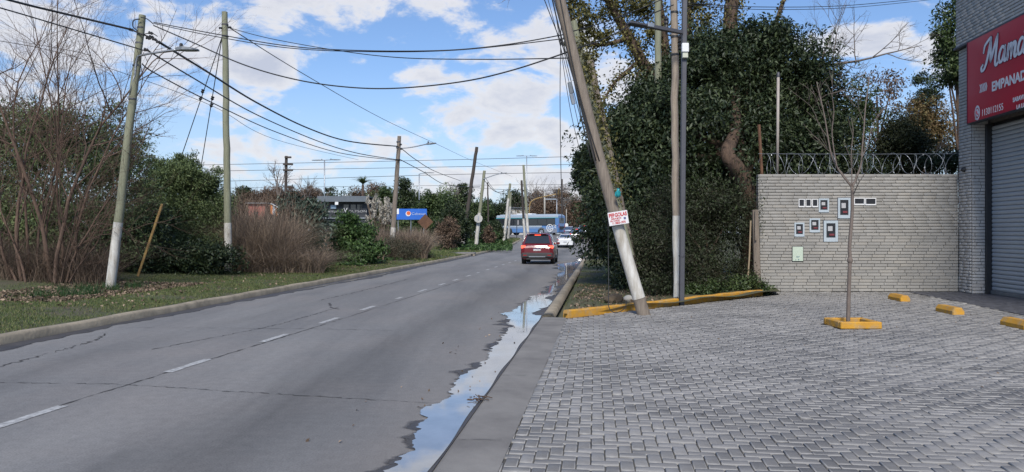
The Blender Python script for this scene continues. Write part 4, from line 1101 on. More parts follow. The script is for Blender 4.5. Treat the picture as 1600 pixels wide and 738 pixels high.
cable('nearly level road crossing wire from the tall upright pole', [(359, 44, 27.7), (420, 60, 26), (520, 78, 23), (620, 90, 20), (750, 93, 17.5), (889, 91, 15.3)], .015)
cable('long straight wire falling from the tall upright pole to the far poles', [(359, 44, 27.7), (478, 118, 38), (600, 187, 58), (690, 229, 85), (735, 250, 110), (800, 276, 150)], .022)
cable('short sagging cable from the weeds pole top towards the dark pole', [(627, 232, 44.9), (650, 250, 52), (680, 268, 64), (720, 283, 82)], .030)
cable('lower sagging cable from the weeds pole towards the pale sign pole', [(626, 250, 44.9), (660, 268, 54), (700, 290, 70), (750, 292, 84)], .030)
cable('wire bundle between the pale sign pole and the pair of poles', [(755, 280, 84), (775, 300, 90), (797, 296, 93)], .04)
cable('wire from the sign pole sloping to the pole at the bus wheel', [(757, 276, 84), (780, 302, 92), (815, 296, 97)], .03)
cable('dark low line across the junction above the bus', [(700, 290, 120), (800, 297, 118), (915, 296, 116)], .035)
cable('second dark line sloping over the bus roof', [(817, 298, 97), (850, 308, 104), (910, 314, 110)], .035)
for k, (ya, yb, yc) in enumerate(((257, 250, 243), (267, 261, 256), (283, 273, 269), (294, 290, 288))):
    cable(('topmost of the level railway wires across the far sky', 'second of the level railway wires across the far sky', 'third of the level railway wires across the far sky', 'lowest level railway wire just above the far trees')[k],
          [(60, ya + 6, 150), (363, ya, 140), (700, yb, 135), (960, yc, 130)], .05 if k < 3 else .035, 'level railway wires')
for k, (p0, p1, p2, rad) in enumerate((((843, -20), (868, 45), (892, 105), .012), ((851, -20), (880, 90), (905, 200), .008), ((858, -20), (893, 130), (921, 235), .010),
                                       ((862, -20), (885, 60), (903, 120), .014), ((878, -20), (875, 150), (878, 345), .010), ((868, 20), (889, 160), (905, 232), .008))):
    cable(('thick drop wire slanting from the top edge to the leaning pole', 'thin drop wire hanging nearest the splice tubes', 'drop wire reaching farthest down along the leaning pole', 'drop wire hugging the top of the leaning pole',
           'plumb straight wire hanging left of the leaning pole', 'thin slack wire between plumb wire and leaning pole')[k], [(*p0, 15.2), (*p1, 15.3), (*p2, 15.1)], rad, 'drop wires beside the leaning pole', 8, 'drop_wire')
cable('cable from the leaning pole through the ivy to the upright pole', [(893, 79, 15.2), (950, 58, 16.4), (1010, 26, 17.2), (1052, 8, 17.7)], .017)
cable('upper cable from the leaning pole into the ivy', [(884, 52, 15.2), (940, 36, 16.5), (1000, 14, 17.2), (1050, -8, 17.7)], .014)
cable('upper of two wires at the top right over the dark tree', [(1075, 5, 17.8), (1180, 11, 20), (1320, 9, 23), (1460, -4, 26)], .012, 'two wires at the top right')
cable('lower of two wires at the top right over the dark tree', [(1075, 8, 17.8), (1190, 15, 20), (1330, 12, 23), (1470, -2, 26)], .010, 'two wires at the top right')
o = wthing('cable_loop', 'thin black cable loop hanging down over the yellow kerb', 'cable', at(960, 480, 14.7)); mb = MB()
mb.tube(spline([at(950, 330, 15.4), at(951, 450, 15.2), at(951, 478, 14.85), at(958, 488, 14.75), at(968, 487.5, 14.9), at(977, 480, 15.1), at(979, 470, 15.35)], 6), .009, 5); mb.build('loop', CABLE, o, True)
# ------------------------------------------------------------------ vehicles (local y forward, x right)
def paint(name, c, metal=.25, rough=.32): return mat(name, c, tuple(v * .9 for v in c), rough=rough, scale=14, metal=metal, coat=.8)
STYLES = {
    'suv': dict(st=[(-2.30, .70, .46, .84, .66, .90), (-2.25, .86, .34, .95, .80, 1.01), (-2.16, .90, .27, 1.02, .80, 1.09), (-1.80, .915, .24, 1.05, .655, 1.62), (-1.45, .92, .23, 1.05, .67, 1.685), (-.4, .92, .22, 1.04, .69, 1.70),
                     (.45, .92, .22, 1.02, .665, 1.63), (1.25, .91, .22, 1.0, .76, 1.06), (1.95, .88, .26, .93, .72, .97), (2.25, .78, .36, .80, .6, .83)], wheel=.355, axle=(-1.35, 1.38), rw=(-2.13, 1.12, .69, -1.84, 1.56, .585), tail=(.95, .24, .17), plate=.80, bump=(.36, .64), side=(-1.55, .55), hgt=1.70),
    'sedan': dict(st=[(-2.30, .68, .42, .82, .62, .92), (-2.24, .84, .32, .95, .76, 1.02), (-1.85, .89, .22, 1.0, .76, 1.08), (-1.70, .89, .22, 1.0, .72, 1.10), (-1.05, .895, .2, .98, .585, 1.41), (-.4, .90, .2, .97, .61, 1.465),
                     (.35, .90, .2, .95, .60, 1.43), (1.15, .89, .2, .93, .74, 1.0), (1.95, .86, .24, .86, .70, .90), (2.28, .74, .34, .72, .56, .75)], wheel=.325, axle=(-1.32, 1.36), rw=(-1.66, 1.125, .66, -1.10, 1.375, .545), tail=(.88, .30, .15), plate=.62, bump=(.30, .46), side=(-1.15, .5), hgt=1.46),
}
def car(style, name, label, x, y, col, lit=False, rails=False, blue=False, clad=True, head=None, zlift=0.0):
    S = STYLES[style]; z = float(zr(y)) + zlift
    pitch = math.atan2(float(zr(y + 1.4)) - float(zr(y - 1.4)), 2.8)
    root = thing(name, label, 'car', (x, y, z)); root.rotation_euler = (pitch, 0, math.atan2(RD.y, RD.x) - math.pi / 2 if head is None else head)
    mb = MB(); rings = []
    for (yy, hw, zb, zt, hr, zr_) in S['st']:
        half = [(hw * .80, zb), (hw * .97, zb + .10), (hw, (zb * .6 + zt * .4)), (hw * .995, zb * .25 + zt * .75), (hw * .955, zt), (hr + (hw * .955 - hr) * .10, zr_ - (zr_ - zt) * .14), (hr * .93, zr_ - .02), (hr * .6, zr_ + .012)]
        rings.append([(u, yy, v) for u, v in half] + [(-u, yy, v) for u, v in half[::-1]])
    n = len(rings[0])
    for a, b in zip(rings[:-1], rings[1:]): mb.add(a + b, [(q, (q + 1) % n, n + (q + 1) % n, n + q) for q in range(n)])
    mb.add(rings[0], [tuple(range(n))]); mb.add(rings[-1], [tuple(range(n))[::-1]])
    smooth_by_angle(mb.build('body', col, root), 38)
    st = S['st']
    def prof(yy, k):
        return float(np.interp(yy, [s[0] for s in st], [s[k] for s in st]))
    # windows along the flanks
    y0, y1 = S['side']; spans = [(y0, y0 + (y1 - y0) * .47), (y0 + (y1 - y0) * .51, y1)]
    for sg in (-1, 1):
        for (ya, yb) in spans:
            q = []
            for yy, f in ((ya + .05, .08), (yb, .08), (yb - .10, .80), (ya + .22, .80)):
                hw, zt, hr, zr_ = (prof(yy, k) for k in (1, 3, 4, 5)); x0, z0 = hw * .955, zt; x1, z1 = hr + (hw * .955 - hr) * .10, zr_ - (zr_ - zt) * .14
                q.append(Vector((sg * (x0 + (x1 - x0) * f + .006), yy, z0 + (z1 - z0) * f)))
            m_ = MB(); m_.plate(q, (sg, 0, .3), .012); m_.build('side_window', GLASS_DARK, root)
    ya, za, wa, yb, zb_, wb_ = S['rw']; m_ = MB()
    nrm = Vector((0, -(zb_ - za), (yb - ya))).normalized()
    off = nrm * .03
    m_.plate([Vector((-wa, ya, za)) + off, Vector((wa, ya, za)) + off, Vector((wb_, yb, zb_)) + off, Vector((-wb_, yb, zb_)) + off], nrm, .02)
    rwin = m_.build('rear_window', GLASS_BLUE if blue else GLASS_DARK, root)
    rm = BRAKE_ON if lit else LENS_RED
    MB().box((0, yb - .03, zb_ + .035), (.34, .05, .035), .008).build('brake_light', rm, root)
    tz, tw, th = S['tail']
    for sg in (-1, 1):
        MB().box((sg * (.875 - tw / 2), -2.20, tz), (tw, .16, th), .035).build('tail_light', rm, root)
    MB().box((0, -2.285, S['plate']), (.42, .03, .14), .006).build('number_plate', WHITE, root)
    MB().box((0, -2.303, S['plate'] + .055), (.40, .006, .022)).build('plate_band', mat('plate_blue', (.05, .08, .25), rough=.5), root)
    b0, b1 = S['bump']; m_ = MB(); m_.box((0, -2.24, (b0 + b1) / 2), (1.70, .24, b1 - b0), .06); m_.build('bumper', TRIM if clad else col, root)
    if clad:
        for sg in (-1, 1):
            MB().box((sg * .915, 0, .36), (.035, 1.9, .16), .015).build('sill', TRIM, root)
            for ax in S['axle']:
                m_ = MB(); R = S['wheel'] + .07
                pr = [(math.cos(t) * R, math.sin(t) * R) for t in np.linspace(.05, math.pi - .05, 9)]; pi_ = [(c * .86, s * .86) for c, s in pr]
                for (c0, s0), (c1, s1), (d0, e0), (d1, e1) in zip(pr[:-1], pr[1:], pi_[:-1], pi_[1:]):
                    zz_ = S['wheel']; X = sg * .935
                    m_.quad((X, ax + c0, zz_ + s0), (X, ax + c1, zz_ + s1), (X, ax + d1, zz_ + e1), (X, ax + d0, zz_ + e0))
                    m_.quad((X, ax + c0, zz_ + s0), (X, ax + c1, zz_ + s1), (X - sg * .12, ax + c1, zz_ + s1), (X - sg * .12, ax + c0, zz_ + s0))
                m_.build('wheel_arch', TRIM, root)
        MB().box((0, -2.345, .42), (.9, .05, .06), .01).build('skid_plate', ALLOY, root)
        for sg in (-1, 1): MB().box((sg * .66, -2.365, .50), (.20, .02, .05), .008).build('reflector', LENS_RED, root)
    MB().box((0, -2.27, S['plate'] + .14), (.62, .03, .03), .008).build('trunk_strip', TRIM, root)
    MB().box((0, -2.15, .30), (1.2, .3, .1), .03).build('underbody', BLACK, root)
    for sg in (-1, 1):
        m_ = MB(); m_.box((sg * 1.0, .62, prof(.6, 3) + .10), (.20, .13, .14), .04); m_.build('mirror', col, root)
        if rails:
            m_ = MB(); m_.tube([(sg * .64, -1.6, 1.69), (sg * .66, -1.3, 1.745), (sg * .67, -.2, 1.76), (sg * .655, .35, 1.69)], .022, 6); m_.build('roof_rail', ALLOY, root, True)
    if style == 'suv':
        m_ = MB(); m_.box((0, -1.86, 1.655), (1.18, .24, .035), .012); m_.build('spoiler', col, root)
    R = S['wheel']
    for sg in (-1, 1):
        for ax in S['axle']:
            w = thing('wheel', None, None, (sg * .80, ax, R)); w.parent = root
            m_ = MB(); m_.lathe((0, 0, 0), (1, 0, 0), [(R * .62, -.11), (R * .93, -.115), (R, -.08), (R, .08), (R * .93, .115), (R * .62, .11)], 22); m_.build('tyre', RUBBER, w, True)
            m_ = MB(); m_.lathe((0, 0, 0), (1, 0, 0), [(0, sg * .07), (R * .16, sg * .085), (R * .5, sg * .06), (R * .64, sg * .10), (R * .64, -sg * .1)], 22); m_.build('rim', ALLOY, w)
    return root
def lane(y, off): return float(gx(y)) - off
car('suv', 'suv_car', 'dark red crossover with lit brake lights driving away on the road', 1.62, 42.6, paint('wine_red_paint', (.14, .007, .014), .05, .38), True, True)
car('sedan', 'sedan_car', 'white sedan queued ahead of the dark red crossover', 6.15, 84.5, paint('white_car_paint', (.72, .72, .71), 0, .3), False, False, True, False, zlift=.02)
car('suv', 'suv_car', 'grey car with bright red tail light just beyond the white sedan', 8.35, 95.5, paint('grey_car_paint', (.10, .105, .12), .5), True, False, True)
car('sedan', 'sedan_car', 'pale blue grey sedan partly hidden left of the queue head', 8.3, 105, paint('blue_grey_paint', (.16, .20, .27), .4), False, False, True, False)
car('suv', 'suv_car', 'silver blue car queued behind the grey one with red light', 10.2, 104.5, paint('silver_blue_paint', (.24, .27, .33), .5), True, True, True)
car('suv', 'suv_car', 'dark green car at the far end of the queue by the trees', 12.0, 112, paint('dark_green_paint', (.06, .085, .08), .4), True, False)

# bus
BB = paint('bus_blue_paint', (.085, .20, .43), .0, .4); BW = paint('bus_silver_paint', (.38, .44, .50), .1, .45); BT = paint('bus_teal_paint', (.05, .30, .34), .0, .4)
BGREY = paint('bus_grey_paint', (.27, .29, .34), .3, .4)
yb_ = 113.5; bx, by = 2.75, 113.6; bz = float(zr(by)) + .02
bus = thing('bus', 'blue and silver city bus crossing at the far junction', 'bus', (bx, by, bz), math.atan2(.47, -.88) - math.pi / 2)
def slab(name, c, s, m, bev=.03, par=None): return MB().box(c, s, bev).build(name, m, par or bus)
W2 = 1.25; BLn = 10.6
slab('lower_body', (0, 0, .85), (2.48, BLn, 1.10), BB, .10)
slab('window_band', (0, 0, 1.90), (2.42, BLn - .06, 1.10), mat('bus_interior_dark', (.028, .03, .034), (.04, .042, .046), rough=.4, scale=2), .05)
slab('roof', (0, 0, 2.72), (2.46, BLn, .60), BW, .16); slab('roof_edge', (0, 0, 2.56), (2.50, BLn + .02, .16), BT, .05)
slab('roof_panel', (0, -.2, 3.04), (2.10, BLn - .8, .16), BW, .06)
slab('roof_unit', (0, .6, 3.16), (1.7, 2.6, .22), WHITE, .06)
slab('rear_panel', (0, -BLn / 2 - .01, 1.65), (2.40, .08, 2.45), BB, .06)
slab('rear_window', (0, -BLn / 2 - .055, 2.15), (1.8, .04, .8), GLASS_DARK, .02)
slab('engine_grille', (0, -BLn / 2 - .06, 1.05), (1.7, .04, .5), TRIM, .02)
for sg in (-1, 1):
    MB().box((sg * 1.05, -BLn / 2 - .05, 1.35), (.16, .05, .55), .02).build('tail_light', LENS_RED, bus)
    X = sg * 1.245
    slab('stripe', (X, .9, 1.27), (.03, 7.0, .26), BW, .008); slab('skirt', (X, -3.6, .62), (.03, 3.0, .55), BGREY, .008); slab('rear_quarter', (X, -BLn / 2 + .22, 1.95), (.04, .5, 1.1), BB, .01)
    slab('belt_strip', (X, -1.0, 1.02), (.03, 8.4, .05), BW, .006)
    ws = [(-4.1, 1.3), (-2.65, 1.35), (-1.15, 1.35), (.35, 1.3), (1.75, 1.2), (3.05, 1.1), (4.35, 1.1)]
    for k, (wy, wl) in enumerate(ws):
        g = slab('window', (sg * 1.222, wy, 1.93), (.03, wl, .92), GLASS_DARK, .02)
        if k in (3, 4): slab('curtain', (sg * 1.238, wy - .35, 1.9), (.01, .22, .7), mat('pale_curtain', (.34, .33, .33), (.28, .27, .27), rough=.8), 0, g)
    for ax in (-2.55, 3.0):
        w = thing('wheel', None, None, (sg * 1.10, ax, .50)); w.parent = bus
        m_ = MB(); m_.lathe((0, 0, 0), (1, 0, 0), [(.3, -.15), (.46, -.16), (.50, -.11), (.50, .11), (.46, .16), (.3, .15)], 24); m_.build('tyre', RUBBER, w, True)
        m_ = MB(); m_.lathe((0, 0, 0), (1, 0, 0), [(0, sg * .08), (.1, sg * .13), (.2, sg * .1), (.31, sg * .15), (.31, -sg * .1)], 24); m_.build('rim', ALLOY, w)
        m_ = MB(); m_.lathe((sg * 1.235, ax, .52), (sg, 0, 0), [(0, .008), (.60, .010), (.62, .0)], 24); m_.build('wheel_arch', BLACK, bus)
        w.location.x = sg * 1.13
EMB = WHITE; m_ = MB(); X = -1.262
for t0, t1 in zip(np.linspace(0, 6.2832, 25)[:-1], np.linspace(0, 6.2832, 25)[1:]):
    pq = lambda t, q: (X, -3.95 + q * math.cos(t), 1.05 + q * math.sin(t))
    m_.quad(pq(t0, .56), pq(t1, .56), pq(t1, .47), pq(t0, .47)); m_.quad(pq(t0, .24), pq(t1, .24), pq(t1, .16), pq(t0, .16))
for a in range(6):
    t = a * math.pi / 3 + .3; m_.tube([(X, -3.95 + .24 * math.cos(t), 1.05 + .24 * math.sin(t)), (X, -3.95 + .47 * math.cos(t), 1.05 + .47 * math.sin(t))], .035, 4)
m_.tube(spline([(X, -4.45, 1.42), (X, -4.75, 1.46), (X, -4.95, 1.32), (X, -4.7, 1.2), (X, -4.95, 1.0)], 4), .045, 4)
m_.build('emblem', EMB, bus)
slab('windscreen', (0, BLn / 2 - .0, 1.95), (2.2, .08, 1.25), GLASS_DARK, .03); slab('destination_sign', (0, BLn / 2 + .02, 2.72), (1.6, .06, .3), BLACK, .02)

# ------------------------------------------------------------------ far buildings and signs
def base_z(x, y): return float(zr(y))
DKWALL = mat('dark_painted_wall', (.030, .034, .042), (.045, .048, .055), rough=.7, scale=2)
ZINC = mat('zinc_sheet', (.15, .17, .19), (.12, .135, .15), rough=.5, scale=1.5, metal=.4, stretch=(6, 1, 1))
FADED = mat('faded_white_print', (.42, .42, .42), (.30, .30, .31), rough=.6)
Y = 100.0
a, c = at(503, 345, Y), at(573, 307, Y); w = c.x - a.x
st_ = wthing('shop_building', 'low dark shop building with grey roof and white fascia letters behind the weeds', 'building', ((a.x + c.x) / 2, Y, 1.0))
MB().box(((a.x + c.x) / 2, Y + 3, (1.0 + c.z - .5) / 2 + .25), (w, 6, c.z - 1.0)).build('wall', DKWALL, st_)
m_ = MB(); m_.box(((a.x + c.x) / 2, Y + 2.6, c.z - .1), (w + .8, 7.2, .18), .03); m_.box(((a.x + c.x) / 2, Y - 1.0, c.z - .48), (w + .8, .12, .62), .02); m_.build('roof', ZINC, st_)
MB().box(((a.x + c.x) / 2, Y - .12, 2.45), (w, .2, .75), .02).build('fascia', BLACK, st_)
def ftext(par, body, p, size, m, sx=1.0, bold=.01):
    o = letters(par, body, 0, 0, size, m, 0, bold, sx=sx); par_o = Vector(par['o']) if 'o' in par else Vector(par.location); o.location = Vector(p) - par_o; return o
p = at(537, 331, Y - .3); ftext(st_, 'V', at(537, 332, Y - .3), .85, SIGNW, 1, 0); ftext(st_, 'OLTSON', at(544, 332, Y - .3), .42, FADED, 1.5, 0); ftext(st_, 'ARTE', at(509, 332, Y - .3), .30, FADED, 1.5, 0); ftext(st_, 'DESDE', at(522, 332.5, Y - .3), .30, FADED, 1.5, 0)
MB().box(at(526, 318, Y - 1.2), (.45, .1, .40), .02).build('wall_plate', WHITE, st_)
MB().box(at(521, 323.5, Y - .1), (.75, .1, .5), .02).build('poster', mat('pale_blue_poster', (.30, .45, .60), (.4, .5, .6), rough=.5), st_)
for px in (541, 552, 562): MB().box(at(px, 324, Y - .05), (.7, .12, .75), .02).build('window', GLASS_DARK, st_)
MB().box(at(538, 341, Y - .2), (w, .1, .12)).build('rail', GALV, st_)
# red walled kiosk with striped canopy
Y = 78.0; REDW = mat('faded_red_wall', (.36, .13, .10), (.30, .10, .08), rough=.8, scale=1.5); ORG = mat('orange_canvas', (.62, .22, .06), (.55, .19, .06), rough=.8)
a, c = at(388, 345, Y), at(414, 319, Y)
kk = wthing('kiosk', 'red walled kiosk with orange and white canopy behind the dry reeds', 'kiosk', ((a.x + c.x) / 2, Y, 1.0))
MB().box(((a.x + c.x) / 2, Y + 1.5, (1 + c.z) / 2), (c.x - a.x, 3, c.z - 1.0)).build('wall', REDW, kk)
MB().box(((a.x + c.x) / 2, Y + 1.4, c.z + .08), (c.x - a.x + .4, 3.4, .14), .02).build('roof', mat('grey_felt', (.18, .17, .17), (.14, .13, .13), rough=.9), kk)
MB().box(at(400, 335, Y - .02), (.45, .08, .5), .01).build('window', GLASS_DARK, kk)
for k in range(5):
    x0, x1 = 422 + k * 4, 426 + k * 4; m_ = MB(); z0, z1 = 320 + k * 2.3, 322 + k * 2.3
    m_.add([at(x0, z0, Y + 1), at(x1, z1, Y + 1), at(x1, z1 + 13 - k, Y - .8), at(x0, z0 + 14 - k, Y - .8)], [(0, 1, 2, 3)]); m_.add([at(x0, z0 + .6, Y + 1), at(x1, z1 + .6, Y + 1), at(x1, z1 + 13.6 - k, Y - .8), at(x0, z0 + 14.6 - k, Y - .8)], [(3, 2, 1, 0)])
    m_.build('canopy_stripe', ORG if k % 2 == 0 else WHITE, kk)
MB().tube([at(423, 318, Y), at(444, 330, Y)], .06, 5).build('canopy_rail', WHITE, kk)
MB().tube([at(442, 331, Y), at(442, 350, Y)], .04, 5).build('canopy_post', GALV, kk)
# blue billboard
Y = 74.0; a, c = at(616, 343.5, Y), at(667, 326.5, Y)
bb_ = wthing('billboard', 'long blue billboard with orange and white round emblem behind the weeds', 'billboard', ((a.x + c.x) / 2, Y, .6))
BLUE = mat('billboard_blue', (.015, .13, .55), (.012, .11, .48), rough=.5, scale=2)
MB().box(((a.x + c.x) / 2, Y, (a.z + c.z) / 2), (c.x - a.x, .12, c.z - a.z), .01).build('panel', BLUE, bb_)
MB().box(at(620.5, 330.5, Y - .07), (.36, .02, .55)).build('white_label', WHITE, bb_)
m_ = MB(); cc_ = at(638, 334, Y - .08)
m_.add([cc_ + Vector((.26 * math.cos(t), 0, .26 * math.sin(t))) for t in np.linspace(0, 6.283, 16, endpoint=False)], [tuple(range(16))]); m_.build('emblem', WHITE, bb_)
m_ = MB(); m_.add([cc_ + Vector((.02 + .2 * math.cos(t), -.01, .04 + .2 * math.sin(t))) for t in np.linspace(0, 6.283, 14, endpoint=False)], [tuple(range(14))]); m_.build('emblem_disc', mat('emblem_orange', (.70, .13, .03), (.62, .11, .03), rough=.5), bb_)
ftext(bb_, 'Cabasur', at(643, 336, Y - .08), .36, mat('pale_blue_print', (.45, .52, .66), (.4, .47, .6), rough=.5), 1.15, 0)
for px in (622, 642, 662): MB().tube([at(px, 343, Y + .15), (at(px, 343, Y).x, Y + .15, .4)], .05, 5).build('leg', GALV, bb_)
# long pale building behind the bus
Y = 150.0; a, c = at(752, 345, Y), at(822, 325.5, Y)
hs = wthing('long_building', 'long pale building with one window behind the bus', 'building', ((a.x + c.x) / 2, Y, 1.5))
PALE = mat('pale_render', (.50, .49, .47), (.42, .41, .39), rough=.9, scale=.7)
MB().box(((a.x + c.x) / 2, Y + 3, (1.4 + c.z) / 2), (c.x - a.x, 6, c.z - 1.4)).build('wall', PALE, hs)
MB().box(((a.x + c.x) / 2, Y + 2.9, c.z + .06), (c.x - a.x + .5, 6.6, .18), .03).build('roof', ZINC, hs)
wn = MB().box(at(782, 331, Y - .02), (.95, .1, 1.1), .02).build('window', WHITE, hs); MB().box(at(782, 331, Y - .08), (.7, .06, .9), .01).build('pane', GLASS_DARK, wn)
for k in range(3): MB().box(((a.x + c.x) / 2, Y - .02, c.z - .45 - k * .55), (c.x - a.x - .1, .05, .06)).build('board_joint', CONC, hs)
# rusty diamond warning sign seen from behind
Y = 50.0; c0 = at(664.5, 347, Y)
sg_ = wthing('road_sign', 'rusty back of a diamond road sign on a rusty post by the kerb', 'sign', at(666, 397, Y))
MB().box(c0, (.76, .02, .76), .006, (Vector((.7071, .0, .7071)), Vector((0, 1, 0)), Vector((-.7071, 0, .7071)))).build('plate', RUST, sg_)
m_ = MB(); m_.tube([at(668, 400, Y + .05), at(664, 337, Y + .05)], .045, 6); m_.build('post', RUST, sg_)
MB().box(c0 + Vector((0, .03, 0)), (.5, .03, .05)).build('brace', RUST, sg_)
# round sign on the pale leaning pole
c0 = at(747.5, 342, 83.4)
rs = wthing('round_sign', 'pale round back of a road sign fixed to the leaning pole', 'sign', c0)
m_ = MB(); m_.lathe(c0, (0, -1, 0), [(0, .02), (.44, .02), (.47, .0), (.44, -.02), (0, -.02)], 24); m_.build('disc', mat('sign_back_grey', (.50, .49, .46), (.40, .39, .36), rough=.7, scale=2), rs)
m_ = MB(); m_.box(c0 + Vector((0, -.03, .05)), (.12, .03, .5), .005); m_.build('bracket', GALV, rs)
# signals and small posts at the junction
Y = 122.0
sm_ = wthing('traffic_signal', 'yellow curved traffic signal mast reaching over the junction behind the bus', 'traffic signal', at(827, 352, Y)); YM = mat('signal_yellow', (.34, .22, .075), (.28, .18, .06), rough=.6)
m_ = MB(); m_.tube([at(827, 352, Y)] + spline([at(827, 328, Y), at(828.5, 318, Y), at(834, 312.5, Y), at(848, 308, Y), at(872, 303, Y)], 6), .085, 8); m_.build('mast', YM, sm_, True)
h_ = MB().box(at(873.5, 300, Y), (.36, .3, 1.0), .05).build('signal_head', YM, sm_)
for k in range(3):
    m_ = MB(); m_.lathe(at(873.5, 300, Y) + Vector((0, -.16, .30 - .3 * k)), (0, -1, 0), [(0, 0), (.12, 0), (.13, .08)], 10); m_.build('lens', BLACK, h_)
MB().box(at(870, 300, Y), (.25, .25, .9), .04).build('signal_head', TRIM, sm_)
def post(px, py0, py1, Y, r, m, label, name='concrete_post', cat='post'):
    o = wthing(name, label, cat, at(px, py0, Y)); m_ = MB(); m_.tube([at(px, py0, Y), at(px, py1, Y)], r, 8); m_.build('post', m, o, True); return o
PC = mat('post_concrete', (.40, .38, .33), (.33, .31, .27), rough=.9)
post(851, 352, 301, 126, .14, PC, 'pale concrete post under the signal arm')
o = post(870, 355, 311, 128, .08, GALV, 'thin steel post right of the bus with a flat sign arm', 'sign_post'); MB().box(at(860, 311.5, 128), (2.0, .1, .2), .02).build('arm_sign', mat('arm_sign_grey', (.30, .34, .38), rough=.5), o)
o = post(878.5, 362, 280, 118, .10, WOOD_DARK, 'dark pole right beside the rear of the bus', 'utility_pole', 'pole'); 
o = post(879, 366, 352, 117, .05, GALV, 'short post with a pale round sign back just right of the bus', 'sign_post', 'sign'); m_ = MB(); m_.box(at(879, 355, 116.8), (.34, .05, .42), .02); m_.build('plate', WHITE, o)
o = post(885, 364, 327, 119, .06, PC, 'pale post with a round sign back right of the bus', 'sign_post', 'sign'); m_ = MB(); m_.lathe(at(885, 352, 118.7), (0, -1, 0), [(0, .02), (.28, .02), (.3, 0), (0, -.02)], 16); m_.build('disc', WHITE, o)
o = post(807.5, 377, 352, 100, .05, BLACK, 'short black post in the grass before the bus', 'short_post')
# yellow stake and its small neighbour
o = wthing('wooden_stake', 'yellowed wooden stake leaning in the grass between two poles', 'stake', at(216, 428, 22.0)); m_ = MB()
A, B = at(215.5, 432, 22.0), at(253.5, 319, 21.9); d = (B - A).normalized(); m_.box((A + B) / 2, (.07, .05, (B - A).length), .008, (Vector((d.z, 0, -d.x)), Vector((0, 1, 0)), d))
m_.build('stake', mat('yellowed_wood', (.42, .27, .09), (.20, .12, .05), rough=.85, scale=4, stretch=(3, 3, 1), detail=8), o)
o = wthing('wooden_stake', 'short brown stake among the dark bushes', 'stake', at(290, 414, 26)); MB().tube([at(288, 418, 26), at(292, 392, 26)], .03, 6).build('stake', BARK_TAN, o)
# kerb drain
Y = 57.0; a = at(738, 400, Y)
dr = wthing('kerb_drain', 'concrete kerb drain with two dark openings on the left', 'drain', (float(kx(Y)) - .5, Y, .1))
m_ = MB(); m_.box((float(kx(Y)) - .55, Y + .4, .17), (1.5, 2.2, .12), .03); m_.build('lid', APRON, dr)
m_ = MB(); m_.box((float(kx(Y)) - .05, Y + .35, .07), (.5, 2.0, .14), .02); m_.build('throat', BLACK, dr)
for k in (-1, 0, 1): MB().box((float(kx(Y)) + .14, Y + .35 + k * .95, .06), (.16, .14, .18), .02).build('pier', CONC, dr)
# ------------------------------------------------------------------ vegetation
def unit(v): return v / np.maximum(np.linalg.norm(v, axis=-1, keepdims=True), 1e-9)
def leaves_mesh(name, P, out, size, aspect=.45, droop=.35, seed=0, fold=.25, svar=.35, flat=.0):
    """One pointed folded leaf of two triangles pairs at every point of P; `out` = outward direction."""
    r = np.random.default_rng(seed); n = len(P)
    d = unit(out * .7 + r.normal(0, .75, (n, 3)) + np.array([0, 0, -droop]))
    up = unit(r.normal(0, .6, (n, 3)) + out * .6 + np.array([0, 0, .8]))
    s = unit(np.cross(d, up)); nn = np.cross(s, d)
    L_ = size * (1 + svar * r.uniform(-1, 1, (n, 1))); w = L_ * aspect
    base, tip = P - d * L_ * .5, P + d * L_ * .5
    mid_ = P - d * L_ * .05
    V = np.stack([base, mid_ + s * w * .5 + nn * w * fold, tip, mid_ - s * w * .5 + nn * w * fold], 1).reshape(-1, 3)
    i = np.arange(n)[:, None] * 4
    Fc = np.concatenate([i + np.array([[0, 1, 2]]), i + np.array([[0, 2, 3]])], 0)
    return np_mesh(name, V, Fc)
def crown_points(lobes, n, seed, clumps=26, csize=.30, shell=(.55, 1.02), lump=.22, zflat=1.0):
    """lobes: (centre, (rx, ry, rz)).  Leaves gather in clumps near the lobes' surface, with gaps between."""
    r = np.random.default_rng(seed)
    vol = np.array([(l[1][0] * l[1][1] * l[1][2]) ** (2 / 3) for l in lobes]); cnt = np.maximum((vol / vol.sum() * n).astype(int), 30)
    P, O = [], []
    for (c, rad), m in zip(lobes, cnt):
        c = np.array(c); rad = np.array(rad)
        k = max(5, int(clumps))
        cd = unit(r.normal(0, 1, (k, 3))); cr = r.uniform(shell[0], shell[1], (k, 1)) * (1 + r.normal(0, lump * .5, (k, 1)))
        cp = c + cd * cr * rad
        w = r.uniform(.4, 1.6, k); idx = r.choice(k, m, p=w / w.sum())
        sc = csize * r.uniform(.6, 1.35, (k, 1))[idx] * rad.mean()
        g = r.normal(0, 1, (m, 3)); g = g / np.maximum(1, np.linalg.norm(g, axis=1, keepdims=True) / 1.9)
        p = cp[idx] + g * sc * np.array([1, 1, .75 * zflat])
        P.append(p); O.append(unit(cd[idx] * .6 + unit(g) * .6))
    return np.concatenate(P), np.concatenate(O)
def lobe(px, py, Y, rpx, rpz, depth=None):
    c = at(px, py, Y); rx = rpx / F * Y; return (tuple(c), (rx, depth if depth else rx, rpz / F * Y))
def branch_path(p, d, L_, r, rnd, wander, grav, segs):
    P = [Vector(p)]; d = Vector(d).normalized(); q = Vector(p)
    for i in range(segs):
        d = (d + Vector((rnd.gauss(0, wander), rnd.gauss(0, wander), rnd.gauss(0, wander) + grav))).normalized()
        q = q + d * (L_ / segs); P.append(q)
    return P, d
